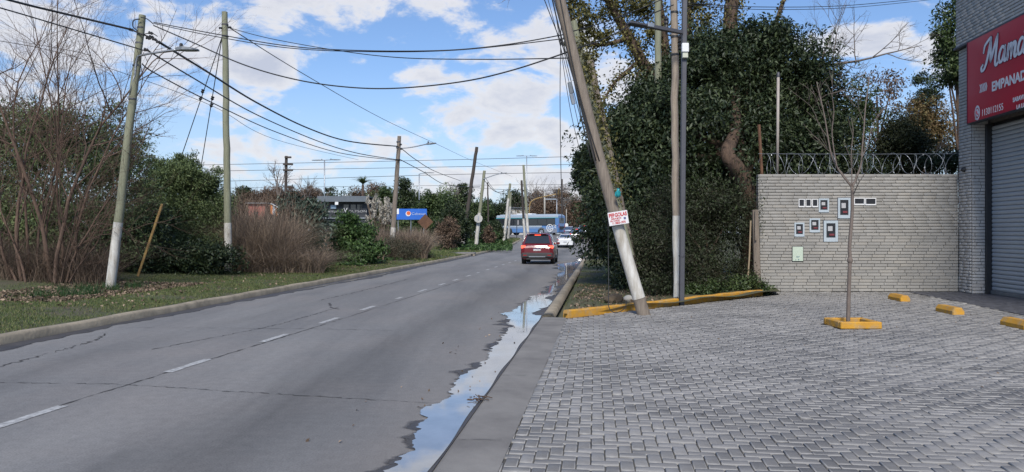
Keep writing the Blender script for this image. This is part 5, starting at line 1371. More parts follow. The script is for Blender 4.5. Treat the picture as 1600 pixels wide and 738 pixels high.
def grow(levels, mbs, p, d, L_, r0, rnd, k=0):
    """levels: list of dicts(n children, ratio, angle, wander, grav, segs, sides, r). mbs: mesh collectors per level."""
    lv = levels[k]; P, de = branch_path(p, d, L_, r0, rnd, lv['wander'], lv['grav'], lv['segs'])
    n = len(P); tipf = lv.get('tip', .35); R = [r0 * (1 - (1 - tipf) * i / (n - 1)) for i in range(n)]
    mbs[k].tube(P, R, lv['sides'], False)
    if k + 1 >= len(levels): return
    nx = levels[k + 1]
    for c in range(lv['n']):
        f = lv.get('from', .25) + (1 - lv.get('from', .25)) * (c + rnd.random()) / lv['n']; x = f * (n - 1); i = min(int(x), n - 2)
        q = P[i].lerp(P[i + 1], x - i); t = (P[i + 1] - P[i]).normalized()
        a = rnd.uniform(*lv['angle']); o = t.orthogonal().normalized(); o = Matrix.Rotation(rnd.uniform(0, 6.283), 3, t) @ o
        dd = (t * math.cos(a) + o * math.sin(a)).normalized()
        rr_ = min(r0 * (1 - (1 - tipf) * f) * .75, r0 * nx['r'] * rnd.uniform(.75, 1.15))
        grow(levels, mbs, q, dd, L_ * nx['ratio'] * rnd.uniform(.65, 1.2) * (1.15 - .45 * f), rr_, rnd, k + 1)

G_DARK = leaf_mat('dark_glossy_leaves', (.015, .028, .013), (.034, .054, .021), (.058, .076, .030), .50, .14)
G_MID = leaf_mat('mid_green_leaves', (.026, .052, .016), (.060, .100, .030), (.095, .125, .045), .5, .2)
G_PINE = leaf_mat('feathery_green_leaves', (.048, .076, .030), (.102, .145, .054), (.155, .195, .078), .6, .15)
G_BRIGHT = leaf_mat('fresh_green_leaves', (.026, .062, .016), (.055, .110, .028), (.09, .145, .045), .5, .25)
G_IVY = leaf_mat('sunny_ivy_leaves', (.060, .064, .017), (.135, .128, .035), (.20, .175, .06), .45, .25)  # warm sunlight on the ivy is put into its leaf colour
G_BLUE = leaf_mat('bluish_green_leaves', (.025, .050, .034), (.060, .095, .062), (.11, .14, .10), .5, .15)
G_HEDGE = leaf_mat('brownish_hedge_leaves', (.022, .028, .013), (.048, .042, .023), (.034, .052, .019), .6, .15)
G_BROWN = leaf_mat('brown_winter_leaves', (.10, .066, .045), (.16, .105, .070), (.20, .14, .095), .8, .2)
G_RUSSET = leaf_mat('russet_needles', (.14, .085, .035), (.22, .14, .06), (.09, .085, .03), .7, .15)
DRY = mat('dry_stalks', (.255, .195, .145), (.15, .115, .09), rough=.9, scale=1.2, rand='island', rvar=.4, c3=(.33, .25, .175), trans=.2)
GRASS = mat('grass_blades', (.060, .120, .024), (.105, .155, .040), rough=.7, scale=.8, rand='island', rvar=.35, c3=(.20, .18, .075), trans=.25)
PLUME = mat('pampas_plume', (.62, .58, .50), (.48, .44, .37), rough=.95, scale=4, rand='island', rvar=.2, trans=.3)

def trunk_tubes(o, paths, m=None):
    mb = MB()
    for P, R in paths: mb.tube(spline(P, 6), list(np.interp(np.linspace(0, 1, (len(P) - 1) * 6 + 1), np.linspace(0, 1, len(R)), R)), 9, False)
    return mb.build('trunk', m or BARK, o, True)
def leafy(name, label, cat, base, lobes, n, size, m, seed, trunk_r=.12, group=None, clumps=26, csize=.30, shell=(.55, 1.02), aspect=.45, droop=.35, trunk_paths=None, bark=None, limbs=True):
    base = Vector(base); o = wthing(name, label, cat, base, group); org = np.array(base)
    P, O = crown_points(lobes, n, seed, clumps, csize, shell)
    if base.y > 21.3: ok = ~((P[:, 1] < WALL_Y + .42) & (P[:, 0] > WALL_X0 - .12)); P, O = P[ok], O[ok]      # nothing grows through the wall
    else: ok = ~((P[:, 1] > WALL_Y - .12) & (P[:, 0] > WALL_X0 - .12)); P, O = P[ok], O[ok]
    me = leaves_mesh('crown', P - org, O, size, aspect, droop, seed + 1); c = link('crown', me, m, o)
    paths = list(trunk_paths) if trunk_paths else []
    if not trunk_paths:
        top = Vector(lobes[0][0]); paths.append(([base - Vector((0, 0, .2)), base.lerp(top, .4) + Vector((.1, .0, 0)), top], [trunk_r, trunk_r * .8, trunk_r * .35]))
    if limbs:
        rn = random.Random(seed)
        for (cc, rad) in lobes[1:] if len(lobes) > 1 else lobes:
            s = paths[0][0][1 if len(paths[0][0]) > 1 else 0]; s = Vector(s).lerp(Vector(paths[0][0][-1]), rn.uniform(0, .6)); e = Vector(cc)
            paths.append(([s, s.lerp(e, .5) + Vector((0, 0, rn.uniform(-.1, .25))), e], [trunk_r * .5, trunk_r * .3, trunk_r * .1]))
    trunk_tubes(o, paths, bark)
    return o
def bare(name, label, cat, base, starts, levels, seed, m=BARK_GREY, group=None, twig=None):
    """starts: list of (point, dir, length, radius)."""
    base = Vector(base); o = wthing(name, label, cat, base, group); rn = random.Random(seed)
    mbs = [MB() for _ in levels]
    for (p, d, L_, r_) in starts: grow(levels, mbs, p, d, L_, r_, rn)
    t = MB()
    for q in mbs[:2] if len(mbs) > 2 else mbs[:1]: t.add(q.v, q.f)
    t.build('trunk', m, o, True)
    t = MB()
    for q in mbs[2:] if len(mbs) > 2 else mbs[1:]: t.add(q.v, q.f)
    t.build('crown', twig or m, o, True)
    return o
def blades(name, P, h, w, lean, m, label, cat, seed, group=None, segs=3, az=None, up=1.0):
    """Tapering blades or stalks standing at the points P."""
    r = np.random.default_rng(seed); n = len(P); az = r.uniform(0, 6.283, n) if az is None else az
    dx = np.stack([np.cos(az), np.sin(az), np.zeros(n)], 1); fx = r.uniform(0, 6.283, n); side = np.stack([np.cos(fx), np.sin(fx), np.zeros(n)], 1)
    h = np.broadcast_to(h, n)[:, None] * r.uniform(.55, 1.25, (n, 1)); b = lean * r.uniform(.2, 1.6, (n, 1)); w = np.broadcast_to(w, n)[:, None] * r.uniform(.6, 1.3, (n, 1))
    V = []
    for k in range(segs + 1):
        t = k / segs; c = P + dx * (b * h * t * t) + np.array([0, 0, 1.0]) * (h * (t - .32 * np.minimum(b, 1.4) * t * t) * up)
        ww = w * (1 - .85 * t ** 1.5) * .5
        V += [c - side * ww, c + side * ww]
    V = np.stack(V, 1).reshape(-1, 3); i = np.arange(n)[:, None] * (2 * segs + 2)
    Fc = np.concatenate([i + np.array([[2 * k, 2 * k + 1, 2 * k + 3, 2 * k + 2]]) for k in range(segs)], 0)
    return tag(link(name, np_mesh(name, V, Fc), m), label, cat, group, 'stuff')
def scatter(n, xf, y0, y1, seed, zf):
    r = np.random.default_rng(seed); y = y0 + (y1 - y0) * r.random(n); a, b = xf(y); x = a + (b - a) * r.random(n)
    return np.stack([x, y, zf(x, y)], 1)

# --- grass of the verges
def clumpy(P, scale, seed, thr):
    x, y = P[:, 0] * scale, P[:, 1] * scale; r = np.random.default_rng(seed); v = np.zeros(len(P))
    for k in range(5):
        a = r.uniform(0, 6.3); v += np.sin((x * np.cos(a) + y * np.sin(a)) * (1 + .6 * k) + r.uniform(0, 6.3))
    return P[v + r.normal(0, .8, len(P)) > thr]
P = clumpy(scatter(110000, lambda y: (kx(y) - 5.2, kx(y) - .22), 11, 40, 1, left_h), 1.5, 2, -.9)
P = np.concatenate([P, scatter(36000, lambda y: (kx(y) - 6.5, kx(y) - .22), 11, 34, 13, left_h)])
blades('grass', P, .05, .010, .7, GRASS, 'short patchy grass on the verge left of the road', 'grass', 3, segs=2)
P = clumpy(scatter(26000, lambda y: (kx(y) - 6, kx(y) - .25), 40, 98, 4, left_h), .8, 5, -.6)
blades('grass', P, .13, .035, .7, GRASS, 'taller green grass on the far left verge towards the junction', 'grass', 6)
P = scatter(5200, lambda y: (kx(y) - 4.6, kx(y) - 3.0), 17.0, 20.2, 7, left_h); P = clumpy(P, 3.2, 8, 1.5)
blades('grass', P, .24, .012, .55, mat('dark_grass_tufts', (.020, .055, .012), (.04, .085, .02), rough=.6, scale=1, rand='island', rvar=.4, trans=.2), 'dark lush grass tufts at the foot of the bare tree', 'grass', 9)
P = clumpy(scatter(15000, lambda y: (gx(y) + .35, gx(y) + 2.2), 14.9, 45, 10, right_h), 2.0, 11, .3)
P = P[(P[:, 1] > bed_y(P[:, 0]) + .2)]
blades('grass', P, .06, .010, .7, GRASS, 'thin grass on the soil verge right of the gutter', 'grass', 12)
# fallen leaves and litter
LITTER = mat('dead_leaves', (.15, .10, .065), (.09, .062, .042), rough=.9, scale=2, rand='island', rvar=.4, c3=(.27, .20, .14))
P = np.concatenate([scatter(3200, lambda y: (kx(y) - 5.5, kx(y) - 2.4), 16, 22, 21, left_h), scatter(500, lambda y: (kx(y) - 3.5, kx(y) - .4), 14, 40, 22, left_h)]); P[:, 2] += .03
tag(link('fallen_leaves', leaves_mesh('fallen_leaves', P, np.tile([0, 0, .3], (len(P), 1)), .085, .6, 0, 23), LITTER), 'brown fallen leaves scattered under the bare tree', 'leaves', kind='stuff')
P = scatter(1500, lambda y: (np.maximum(gx(y) + .5, 1.2), np.maximum(gx(y) + 3, 4)), 15.2, 23, 24, right_h); P = P[P[:, 1] > bed_y(P[:, 0]) + .15]; P[:, 2] += .02
tag(link('fallen_leaves', leaves_mesh('fallen_leaves', P, np.tile([0, 0, .3], (len(P), 1)), .07, .6, 0, 25), LITTER), 'brown fallen leaves on the soil behind the yellow kerb', 'leaves', kind='stuff')
P = np.concatenate([scatter(45, lambda y: (gx(y) - 1.2, gx(y) - .05), 5.2, 16, 26, lambda x, y: 0 * x + .012), scatter(120, lambda y: (gx(y) + .5, dark_line(y)), 6, 20, 27, lambda x, y: 0 * x + .008)])
tag(link('litter', leaves_mesh('litter', P, np.tile([0, 0, .2], (len(P), 1)), .038, .6, 0, 28), LITTER), 'bits of leaf and twig lying on the pavers and gutter edge', 'litter', kind='stuff')
for k, (px, py, w, lab) in enumerate(((957, 464, .20, 'brown clod of earth behind the yellow kerb'), (981, 459, .13, 'small pale stone behind the yellow kerb next to the earth clod'), (562, 412, .28, 'pale stone lying at the foot of the dark weeds'), (470, 404, .0, ''))):
    if not w: continue
    Y = (16.6, 16.9, 39.5)[k]; c = at(px, py, Y); z = float(right_h(c.x, Y)) if k < 2 else float(left_h(c.x, Y)); c.z = z + w * .3
    bm = bmesh.new(); bmesh.ops.create_icosphere(bm, subdivisions=3, radius=w); rn = random.Random(k)
    for v in bm.verts:
        q = v.co; f = 1 + .22 * math.sin(q.x * 9 / w * .3 + k) * math.cos(q.y * 8 / w * .3) + rn.uniform(-.05, .05); v.co = Vector((q.x * f * 1.1, q.y * f, q.z * f * .62))
    me = bpy.data.meshes.new('stone'); bm.to_mesh(me); bm.free()
    o = link('clod' if k == 0 else 'stone', me, mat('clod_earth', (.13, .095, .06), (.09, .065, .04), rough=.95, scale=6, bump=.8) if k == 0 else PC); o.location = c; tag(o, lab, 'clod' if k == 0 else 'stone')
# twig debris in the gutter
o = wthing('twig_debris', 'small heap of twigs and leaves caught at the gutter edge', 'debris', (gx(7.3) - .1, 7.3, .01)); mb = MB(); rn = random.Random(8)
for k in range(26):
    p = Vector((gx(7.3) - .04 + rn.gauss(0, .05), 7.3 + rn.gauss(0, .06), .02 + rn.random() * .03)); d = Vector((rn.uniform(-1, 1), rn.uniform(-.6, .6), rn.uniform(-.1, .12))) * rn.uniform(.015, .06)
    mb.tube([p - d, p + d], .005, 4)
tag(mb.build('twigs', BARK, o), kind='stuff')

# --- left side: bare bushy tree, evergreens, weeds
YB = 20.6; bz_ = float(left_h(-13.0, YB)); rn = random.Random(31)
starts = []
for px, tx_, ty_, r0, yy in ((34, -40, 70, .075, 20.4), (48, 10, 30, .06, 21), (80, 70, 40, .085, 20.6), (86, 130, 60, .085, 20.3), (98, 185, 110, .06, 20.7), (104, 225, 190, .045, 20.4), (60, 40, 75, .06, 21.2), (92, 150, 40, .06, 21),
                             (20, -70, 190, .06, 20.5), (108, 270, 270, .03, 20.2), (70, 95, 45, .05, 20.9), (110, 225, 260, .032, 20.6), (112, 230, 330, .026, 20.3), (100, 200, 340, .026, 20.8), (40, -40, 260, .05, 20.2), (26, -20, 330, .05, 20.3), (95, 185, 290, .03, 20.1)):
    p = at(px, 450, yy); p.z = bz_; q = at(tx_, ty_, yy + rn.uniform(-.6, .6)); v = q - p; r0 *= .78; starts.append((p, (v.normalized() + Vector((0, 0, .25 if ty_ > 180 else 0))), v.length * (1.12 if ty_ < 180 else 1.0), r0))
LV = [dict(n=13, angle=(.3, .95), wander=.10, grav=.012, segs=10, sides=6, tip=.16, r=1, **{'from': .12}), dict(n=6, angle=(.3, .9), wander=.13, grav=.03, segs=7, sides=4, tip=.25, r=.36, ratio=.46),
      dict(n=5, angle=(.3, .9), wander=.14, grav=.03, segs=5, sides=3, tip=.35, r=.45, ratio=.50), dict(n=0, angle=(0, 1), wander=.12, grav=.03, segs=3, sides=3, tip=.5, r=.5, ratio=.5)]
bare('bare_tree', 'many stemmed leafless tree with reddish branches at the far left', 'tree', (at(75, 450, YB).x, YB, bz_), starts, LV, 31, BARK_TAN)
P = scatter(2600, lambda y: (y * (-800 / F) - .5, y * (-620 / F)), 20.2, 22.6, 33, left_h)
blades('dry_twigs', P, 1.5, .011, 1.3, mat('thicket_twigs', (.17, .12, .085), (.10, .07, .05), rough=.9, scale=2, rand='island', rvar=.4), 'tangled leafless undergrowth round the bare tree stems', 'undergrowth', 34, segs=4)
def lh(x, y): return float(left_h(x, y))
def gbase(px, Y): x = (px - CX) / F * Y; return (x, Y, lh(x, Y))
leafy('evergreen_tree', 'dark fine leaved evergreen tree behind the bare tree', 'tree', gbase(90, 25), [lobe(85, 290, 25, 120, 120, 2.0), lobe(35, 215, 25.5, 60, 60, 1.4), lobe(100, 210, 25, 55, 55, 1.3), lobe(165, 250, 24.8, 55, 75, 1.4), lobe(185, 330, 24.5, 50, 80, 1.3), lobe(20, 350, 24.6, 80, 90, 1.5), lobe(120, 370, 24.2, 90, 80, 1.4), lobe(-40, 260, 25, 60, 110, 1.5)],
      105000, .125, G_PINE, 41, .16, None, 44, .24, aspect=.32)
leafy('evergreen_bush', 'rounded feathery green bush left of the tall upright pole', 'bush', gbase(285, 30), [lobe(285, 330, 30, 58, 70, 1.3), lobe(262, 278, 30, 34, 26, .9), lobe(310, 283, 29.8, 34, 28, .9), lobe(332, 325, 29.8, 22, 34, .7), lobe(235, 335, 29.8, 32, 50, .9), lobe(285, 388, 29.2, 66, 40, 1.0), lobe(245, 262, 30, 12, 20, .4), lobe(280, 258, 30, 14, 18, .4), lobe(300, 262, 30.2, 10, 22, .4), lobe(325, 285, 29.8, 16, 16, .4), lobe(342, 350, 29.6, 14, 20, .4), lobe(222, 300, 29.8, 12, 24, .4)],
      80000, .115, G_PINE, 43, .12, None, 44, .24, aspect=.28, droop=-.1)
leafy('dark_bush', 'low dark bush filling the gap behind the yellowed stake', 'bush', gbase(225, 25.5), [lobe(225, 380, 25.5, 45, 60, 1.0), lobe(265, 410, 25.6, 60, 28, .8), lobe(320, 410, 26.4, 50, 25, .8), lobe(180, 400, 24.6, 45, 40, .8)], 34000, .12, G_DARK, 45, .06, None, 22, .3)
# dry reeds in front of the kiosk and beside the pole in the weeds
def px_scatter(n, px0, px1, Y0, Y1, seed): return scatter(n, lambda y: ((px0 - CX) / F * y, (px1 - CX) / F * y), Y0, Y1, seed, left_h)
blades('dry_reeds', px_scatter(11000, 360, 450, 28.6, 34, 51), 2.2, .017, .75, DRY, 'tall dry brown reeds beside the tall upright pole', 'reeds', 52, segs=4)
blades('dry_reeds', px_scatter(7000, 355, 505, 27.8, 32.5, 53), 1.15, .019, 1.5, DRY, 'low tangle of broken dry stalks along the verge edge', 'reeds', 54, segs=4)
blades('dry_reeds', px_scatter(8500, 585, 668, 44.0, 49, 55), 1.75, .026, .65, DRY, 'stand of dry brown reeds behind the white footed pole', 'reeds', 56, segs=4)
blades('dry_reeds', px_scatter(3000, 440, 600, 40.0, 46, 57), 1.3, .03, .7, DRY, 'dry stalks behind the green shrub', 'reeds', 58, segs=4)
blades('dry_reeds', px_scatter(900, 358, 470, 29, 35, 155), 3.1, .020, .5, DRY, 'sparse tallest reed stems rising over the brown reed bed', 'reeds', 156, segs=5)
bare('bare_shrub', 'thin leafless brown shrub rising from the dry reeds', 'shrub', gbase(400, 30), [(Vector(gbase(x_, 30)), Vector((dx, 0, 1)), 2.7, .03) for x_, dx in ((380, -.2), (395, .1), (410, .3), (370, 0), (425, .2), (440, -.1))],
     [dict(n=6, angle=(.2, .6), wander=.08, grav=.04, segs=6, sides=4, tip=.3, r=1), dict(n=5, angle=(.2, .7), wander=.1, grav=.04, segs=4, sides=3, tip=.4, r=.5, ratio=.45), dict(n=0, angle=(0, 1), wander=.1, grav=.03, segs=3, sides=3, tip=.5, r=.6, ratio=.5)], 60, BARK_TAN)
leafy('broadleaf_shrub', 'big leaved bluish green shrub behind the dry reeds', 'shrub', gbase(475, 35), [lobe(472, 348, 35, 38, 34, 1.0), lobe(455, 322, 35, 22, 18, .7), lobe(492, 330, 35, 20, 22, .6), lobe(440, 350, 35, 18, 26, .6), lobe(488, 375, 34.6, 26, 26, .8)], 3600, .30, G_BLUE, 61, .07, None, 18, .34, aspect=.30, droop=.6)
leafy('grey_shrub', 'dull grey twiggy shrub at the foot of the big leaved one', 'shrub', gbase(475, 33), [lobe(478, 385, 33, 34, 26, .9), lobe(450, 395, 32.6, 26, 22, .7)], 7000, .07, G_HEDGE, 62, .05, None, 20, .3, aspect=.2)
leafy('green_shrub', 'fresh green bushy shrub on the mound before the dark shop building', 'shrub', gbase(553, 37), [lobe(552, 375, 37, 30, 30, 1.0), lobe(545, 350, 37, 20, 17, .7), lobe(575, 385, 36.6, 28, 24, .8), lobe(530, 385, 36.8, 20, 20, .7), lobe(560, 402, 36.0, 40, 14, .8)], 13000, .16, G_BRIGHT, 63, .06, None, 24, .28)
leafy('dark_bush', 'dark olive weeds at the foot of the pole in the dry reeds', 'bush', gbase(605, 42), [lobe(605, 392, 42, 34, 20, 1.0), lobe(640, 396, 43, 30, 14, .9), lobe(580, 400, 41.6, 22, 12, .7), lobe(660, 398, 45, 18, 10, .7)], 11000, .10, leaf_mat('dull_weed_leaves', (.03, .04, .022), (.06, .065, .035), (.10, .085, .055), .7, .1), 64, .05, None, 22, .3, aspect=.25)
o = wthing('pampas_grass', 'pampas grass with feathery white plumes by the pole in the weeds', 'pampas grass', gbase(596, 47)); rn = np.random.default_rng(65)
pl_v, pl_f, st_mb = [], [], MB()
for k in range(46):
    x_ = rn.uniform(578, 622); top = at(x_ + rn.uniform(-6, 6), rn.uniform(316, 352), 47 + rn.uniform(-.8, .8)); bs = Vector(gbase(598 + (x_ - 598) * .4, 47)); st_mb.tube([bs, bs.lerp(top, .6) + Vector((0, 0, .1)), top], .012, 3)
    tip = top + Vector((rn.uniform(-.18, .18), 0, rn.uniform(.25, .6))); n = 46; t = rn.random((n, 1)); p = np.array(top) + (np.array(tip) - np.array(top)) * t + rn.normal(0, .05, (n, 3)); pl_v.append(p)
st_mb.build('stalks', DRY, o); Pp = np.concatenate(pl_v); link('plumes', leaves_mesh('plumes', Pp - np.array(o['o']), np.tile([0, 0, 1.0], (len(Pp), 1)), .19, .28, .1, 66), PLUME, o)
P = px_scatter(7000, 470, 665, 33, 44, 67); P = clumpy(P, 1.2, 68, .1); t_ = kx(P[:, 1]) - P[:, 0]; P = P[t_ > 1.6]
tag(link('ground_cover', leaves_mesh('ground_cover', P + np.array([0, 0, .1]), np.tile([0, 0, .8], (len(P), 1)), .20, .55, .1, 69), G_BRIGHT), 'low fresh green weeds on the mound above the verge', 'weeds', kind='stuff')
P = px_scatter(2600, 690, 800, 66, 92, 70)
tag(link('ground_cover', leaves_mesh('ground_cover', P + np.array([0, 0, .15]), np.tile([0, 0, .8], (len(P), 1)), .34, .6, .1, 71), G_BRIGHT), 'leafy green weeds at the feet of the far leaning poles', 'weeds', kind='stuff')
# bushes and trees between the weeds and the junction
BK = 'bushes and trees left of the far road'
def tree_at(name, label, cat, px, pyt, pyb, w, Y, n, size, m, seed, grp=BK, k=5, tall=.6, aspect=.45):
    """A leafy tree or bush between rows pyt (top) and pyb (foot), w pixels wide."""
    rn = random.Random(seed); h = pyb - pyt; L_ = [lobe(px, pyt + h * tall, Y, w * .40, h * .40)]
    for i in range(k):
        a = rn.uniform(-1, 1); L_.append(lobe(px + a * w * .34, pyt + h * (.18 + .5 * abs(a)) + rn.uniform(-.04, .12) * h, Y + rn.uniform(-.5, .5) * w / F * Y * .6, w * rn.uniform(.15, .24), h * rn.uniform(.14, .22)))
    b = at(px, pyb, Y); return leafy(name, label, cat, (b.x, Y, b.z), L_, n, size, m, seed, max(.06, w / F * Y * .03), grp, 20, .30, aspect=aspect)
tree_at('dark_bush', 'large dark bush right of the rusty diamond sign', 'bush', 708, 318, 392, 64, 70, 14000, .20, G_DARK, 81)
tree_at('bush', 'brown tinged leafy bush in front of the dark leaning pole', 'bush', 700, 335, 390, 46, 67, 6000, .16, G_BROWN, 82)
tree_at('dark_bush', 'dark bush under the blue billboard', 'bush', 640, 338, 376, 70, 82, 9000, .22, G_PINE, 80)
tree_at('green_tree', 'mid green tree above the blue billboard', 'tree', 672, 288, 372, 50, 80, 9000, .24, G_MID, 83)
tree_at('dark_bush', 'dark bush between the pole with round sign and the bus front', 'bush', 775, 340, 378, 36, 94, 6000, .22, G_DARK, 84)
tree_at('green_bush', 'low bright green bush left of the close pair of poles', 'bush', 765, 358, 382, 34, 88, 4500, .2, G_BRIGHT, 85)
tree_at('green_tree', 'dense green tree between the dark pole and the pole with round sign', 'tree', 735, 303, 382, 44, 92, 9000, .26, G_MID, 86)
tree_at('dry_shrub', 'reddish dry shrub beside the pole with the round sign', 'shrub', 764, 352, 384, 22, 86, 2500, .2, G_BROWN, 87)
FARG = 'trees along the far left skyline'
far = [('dark_tree', 'dark tree far behind the railway mast', 375, 278, 335, 50, 125, G_DARK), ('brown_tree', 'bare brownish tree crown left of the railway mast', 425, 284, 330, 62, 130, G_BROWN), ('brown_tree', 'brownish tree crown between the mast and the grey lamp post', 485, 280, 325, 66, 132, G_BROWN),
       ('dark_tree', 'dark broad tree behind the dark shop roof', 545, 298, 330, 60, 128, G_DARK), ('brown_tree', 'reddish brown crown above the right end of the shop roof', 585, 284, 325, 60, 134, G_BROWN), ('green_tree', 'green tree just left of the pole in the weeds', 604, 280, 335, 34, 105, G_MID),
       ('dark_tree', 'tall dark conifer like tree just right of the pole in the weeds', 632, 268, 335, 30, 112, G_DARK), ('green_tree', 'wide green tree behind the lamp post by the billboard', 655, 295, 340, 56, 118, G_MID), ('dark_tree', 'dark grey green trees left of the dark leaning pole', 690, 284, 345, 60, 125, G_PINE),
       ('dark_tree', 'pointed dark tree directly behind the dark leaning pole', 722, 280, 350, 44, 130, G_DARK), ('green_tree', 'green tree under the round sign lamp', 752, 312, 350, 50, 135, G_MID), ('dark_tree', 'dark leaning crown behind the close pair of poles', 800, 284, 340, 50, 152, G_DARK),
       ('brown_tree', 'big brown leafless wood mass above the bus', 838, 290, 350, 80, 160, G_BROWN), ('brown_tree', 'brown leafless crown behind the traffic signal', 880, 288, 355, 70, 158, G_BROWN), ('brown_tree', 'brown crowns at the end of the road beyond the cars', 915, 300, 372, 60, 150, G_BROWN), ('brown_tree', 'low brown thicket under the signal arm behind the bus', 865, 318, 362, 90, 150, G_BROWN),
       ('green_tree', 'green crown left of the tall upright pole in the distance', 340, 280, 340, 50, 120, G_PINE), ('dark_tree', 'dark crown far behind the rounded feathery bush', 300, 262, 330, 70, 110, G_PINE)]
far += [('brown_tree', 'low brown crown behind the kiosk roof', 400, 292, 340, 60, 122, G_BROWN), ('brown_tree', 'brown crown between the big leaved shrub and the shop roof', 455, 290, 340, 60, 124, G_BROWN), ('dark_tree', 'dark crown just behind the slender grey lamp post', 515, 292, 330, 44, 126, G_DARK),
        ('brown_tree', 'brown crown beside the little palm', 560, 290, 330, 44, 130, G_BROWN), ('dark_tree', 'dark crown above the white plumes', 600, 296, 340, 50, 124, G_PINE), ('green_tree', 'green crown right of the lamp post by the billboard', 685, 300, 350, 50, 112, G_MID), ('dark_tree', 'dark crown behind the thin dark pole', 770, 305, 350, 44, 140, G_DARK),
        ('brown_tree', 'brown crown at the right end of the long pale building', 850, 300, 362, 60, 148, G_BROWN), ('brown_tree', 'brown thicket right of the bus', 900, 310, 372, 56, 140, G_BROWN), ('brown_tree', 'brown tree closing the view at the end of the road', 935, 296, 372, 50, 145, G_BROWN)]
for i, (nm, lab, px, a, b, w, Y, m) in enumerate(far): tree_at(nm, lab, 'tree', px, a, 368, w, Y, 7000 if m is not G_BROWN else 13000, .42 if m is not G_BROWN else .40, m, 100 + i, FARG, 6, .5, .4 if m is not G_BROWN else .26)
for i, (px, pyt, pyb, Y, lab, sp) in enumerate(((435, 232, 310, 120, 'leafless tree standing up left of the railway mast', 1), (480, 262, 320, 118, 'leafless tree right of the railway mast', 1), (505, 280, 325, 122, 'leafless tree behind the slender grey lamp post', .8), (835, 262, 345, 152, 'wide leafless tree on the skyline above the bus', 1.2),
                                               (870, 270, 345, 156, 'leafless tree behind the traffic signal head', 1), (900, 285, 350, 150, 'leafless tree at the end of the road', 1), (810, 290, 340, 150, 'small leafless tree left above the bus roof', .7), (715, 268, 330, 128, 'leafless tree tips left of the dark leaning pole', .7))):
    b = at(px, pyb, Y); h = (pyb - pyt) / F * Y
    bare('bare_tree', lab, 'tree', b, [(b, (rn_ * .25, 0, 1), h * .62, .12) for rn_ in (-1, 0, 1)], [dict(n=6, angle=(.3, .8), wander=.07, grav=.02, segs=6, sides=4, tip=.3, r=1, **{'from': .3}), dict(n=6, angle=(.3, .8), wander=.1, grav=.03, segs=4, sides=3, tip=.4, r=.5, ratio=.55 * sp), dict(n=3, angle=(.3, .8), wander=.1, grav=.03, segs=3, sides=3, tip=.5, r=.6, ratio=.55)], 140 + i, BARK_GREY, 'leafless trees on the skyline')
# palm above the shop roof
b = at(567, 318, 126); t = at(567, 289, 126); o = wthing('palm_tree', 'small palm tree on the skyline above the shop roof', 'palm tree', b); mb = MB(); mb.tube([b, t], [.25, .2], 7); mb.build('trunk', BARK, o, True)
P = np.tile(np.array(t), (170, 1)); q = blades('crown', P - np.array(b), 1.5, .16, 1.2, G_MID, None, None, 160, None, 4); q.parent = o; q['kind'] = ''
del q['kind']

# --- right side: the dark tree mass, hedge, ivy trunks
mass = [lobe(1130, 250, 24.5, 120, 150, 2.6), lobe(1010, 270, 24, 85, 120, 2.2), lobe(1080, 150, 24.5, 80, 70, 2.0), lobe(1170, 110, 25, 80, 60, 1.9), lobe(1240, 150, 25, 75, 80, 2.0), lobe(1280, 210, 25, 50, 70, 1.7), lobe(1010, 175, 24, 52, 55, 1.6), lobe(965, 250, 24, 52, 70, 1.7), lobe(1230, 240, 24, 60, 60, 1.5), lobe(1105, 90, 25, 55, 40, 1.6),
        lobe(1200, 60, 25.3, 45, 30, 1.3), lobe(1050, 330, 23.4, 90, 70, 1.6), lobe(970, 350, 23.4, 60, 70, 1.5)]
tb = Vector((7.6, 24.2, .1))
leafy('evergreen_tree', 'huge dark glossy leaved evergreen tree towering behind the hedge and wall', 'tree', tb, mass, 165000, .15, G_DARK, 201, .3, None, 52, .25, (.42, 1.0), .42, .55,
      [([at(1168, 470, 22.9), at(1172, 330, 22.7), at(1158, 275, 22.5), at(1137, 240, 22.4), at(1150, 195, 23.2), at(1145, 100, 25)], [.26, .25, .26, .22, .17, .08]), ([at(1020, 470, 24), at(1030, 300, 24), at(1060, 120, 24.5)], [.16, .13, .05])], BARK)
hed = [lobe(1120, 380, 21.4, 60, 62, 1.0), lobe(1060, 400, 20.3, 60, 50, .9), lobe(1010, 395, 19.4, 55, 55, .9), lobe(1150, 330, 21.8, 40, 45, .9), lobe(1095, 320, 21.6, 60, 45, .9), lobe(1035, 330, 20.8, 50, 45, .9), lobe(1140, 430, 20.6, 46, 28, .6), lobe(1085, 440, 19.6, 50, 24, .6), lobe(1030, 445, 18.6, 40, 22, .5)]
leafy('hedge', 'tall brownish hedge behind the yellow kerb and the grey lamp post', 'hedge', (4.6, 20.2, .1), hed, 46000, .085, G_HEDGE, 203, .08, None, 44, .26, (.45, 1.0), .32, .2)
leafy('ground_shrub', 'low dark leafy plants spilling over the yellow kerb by the lamp post', 'shrub', (4.9, 19.0, .08), [lobe(1110, 449, 19.4, 36, 10, .32), lobe(1155, 443, 20.1, 30, 11, .32), lobe(1190, 452, 20.4, 16, 10, .25), lobe(1075, 453, 18.9, 24, 8, .28)], 5200, .075, G_MID, 205, .02, None, 22, .34, limbs=False)
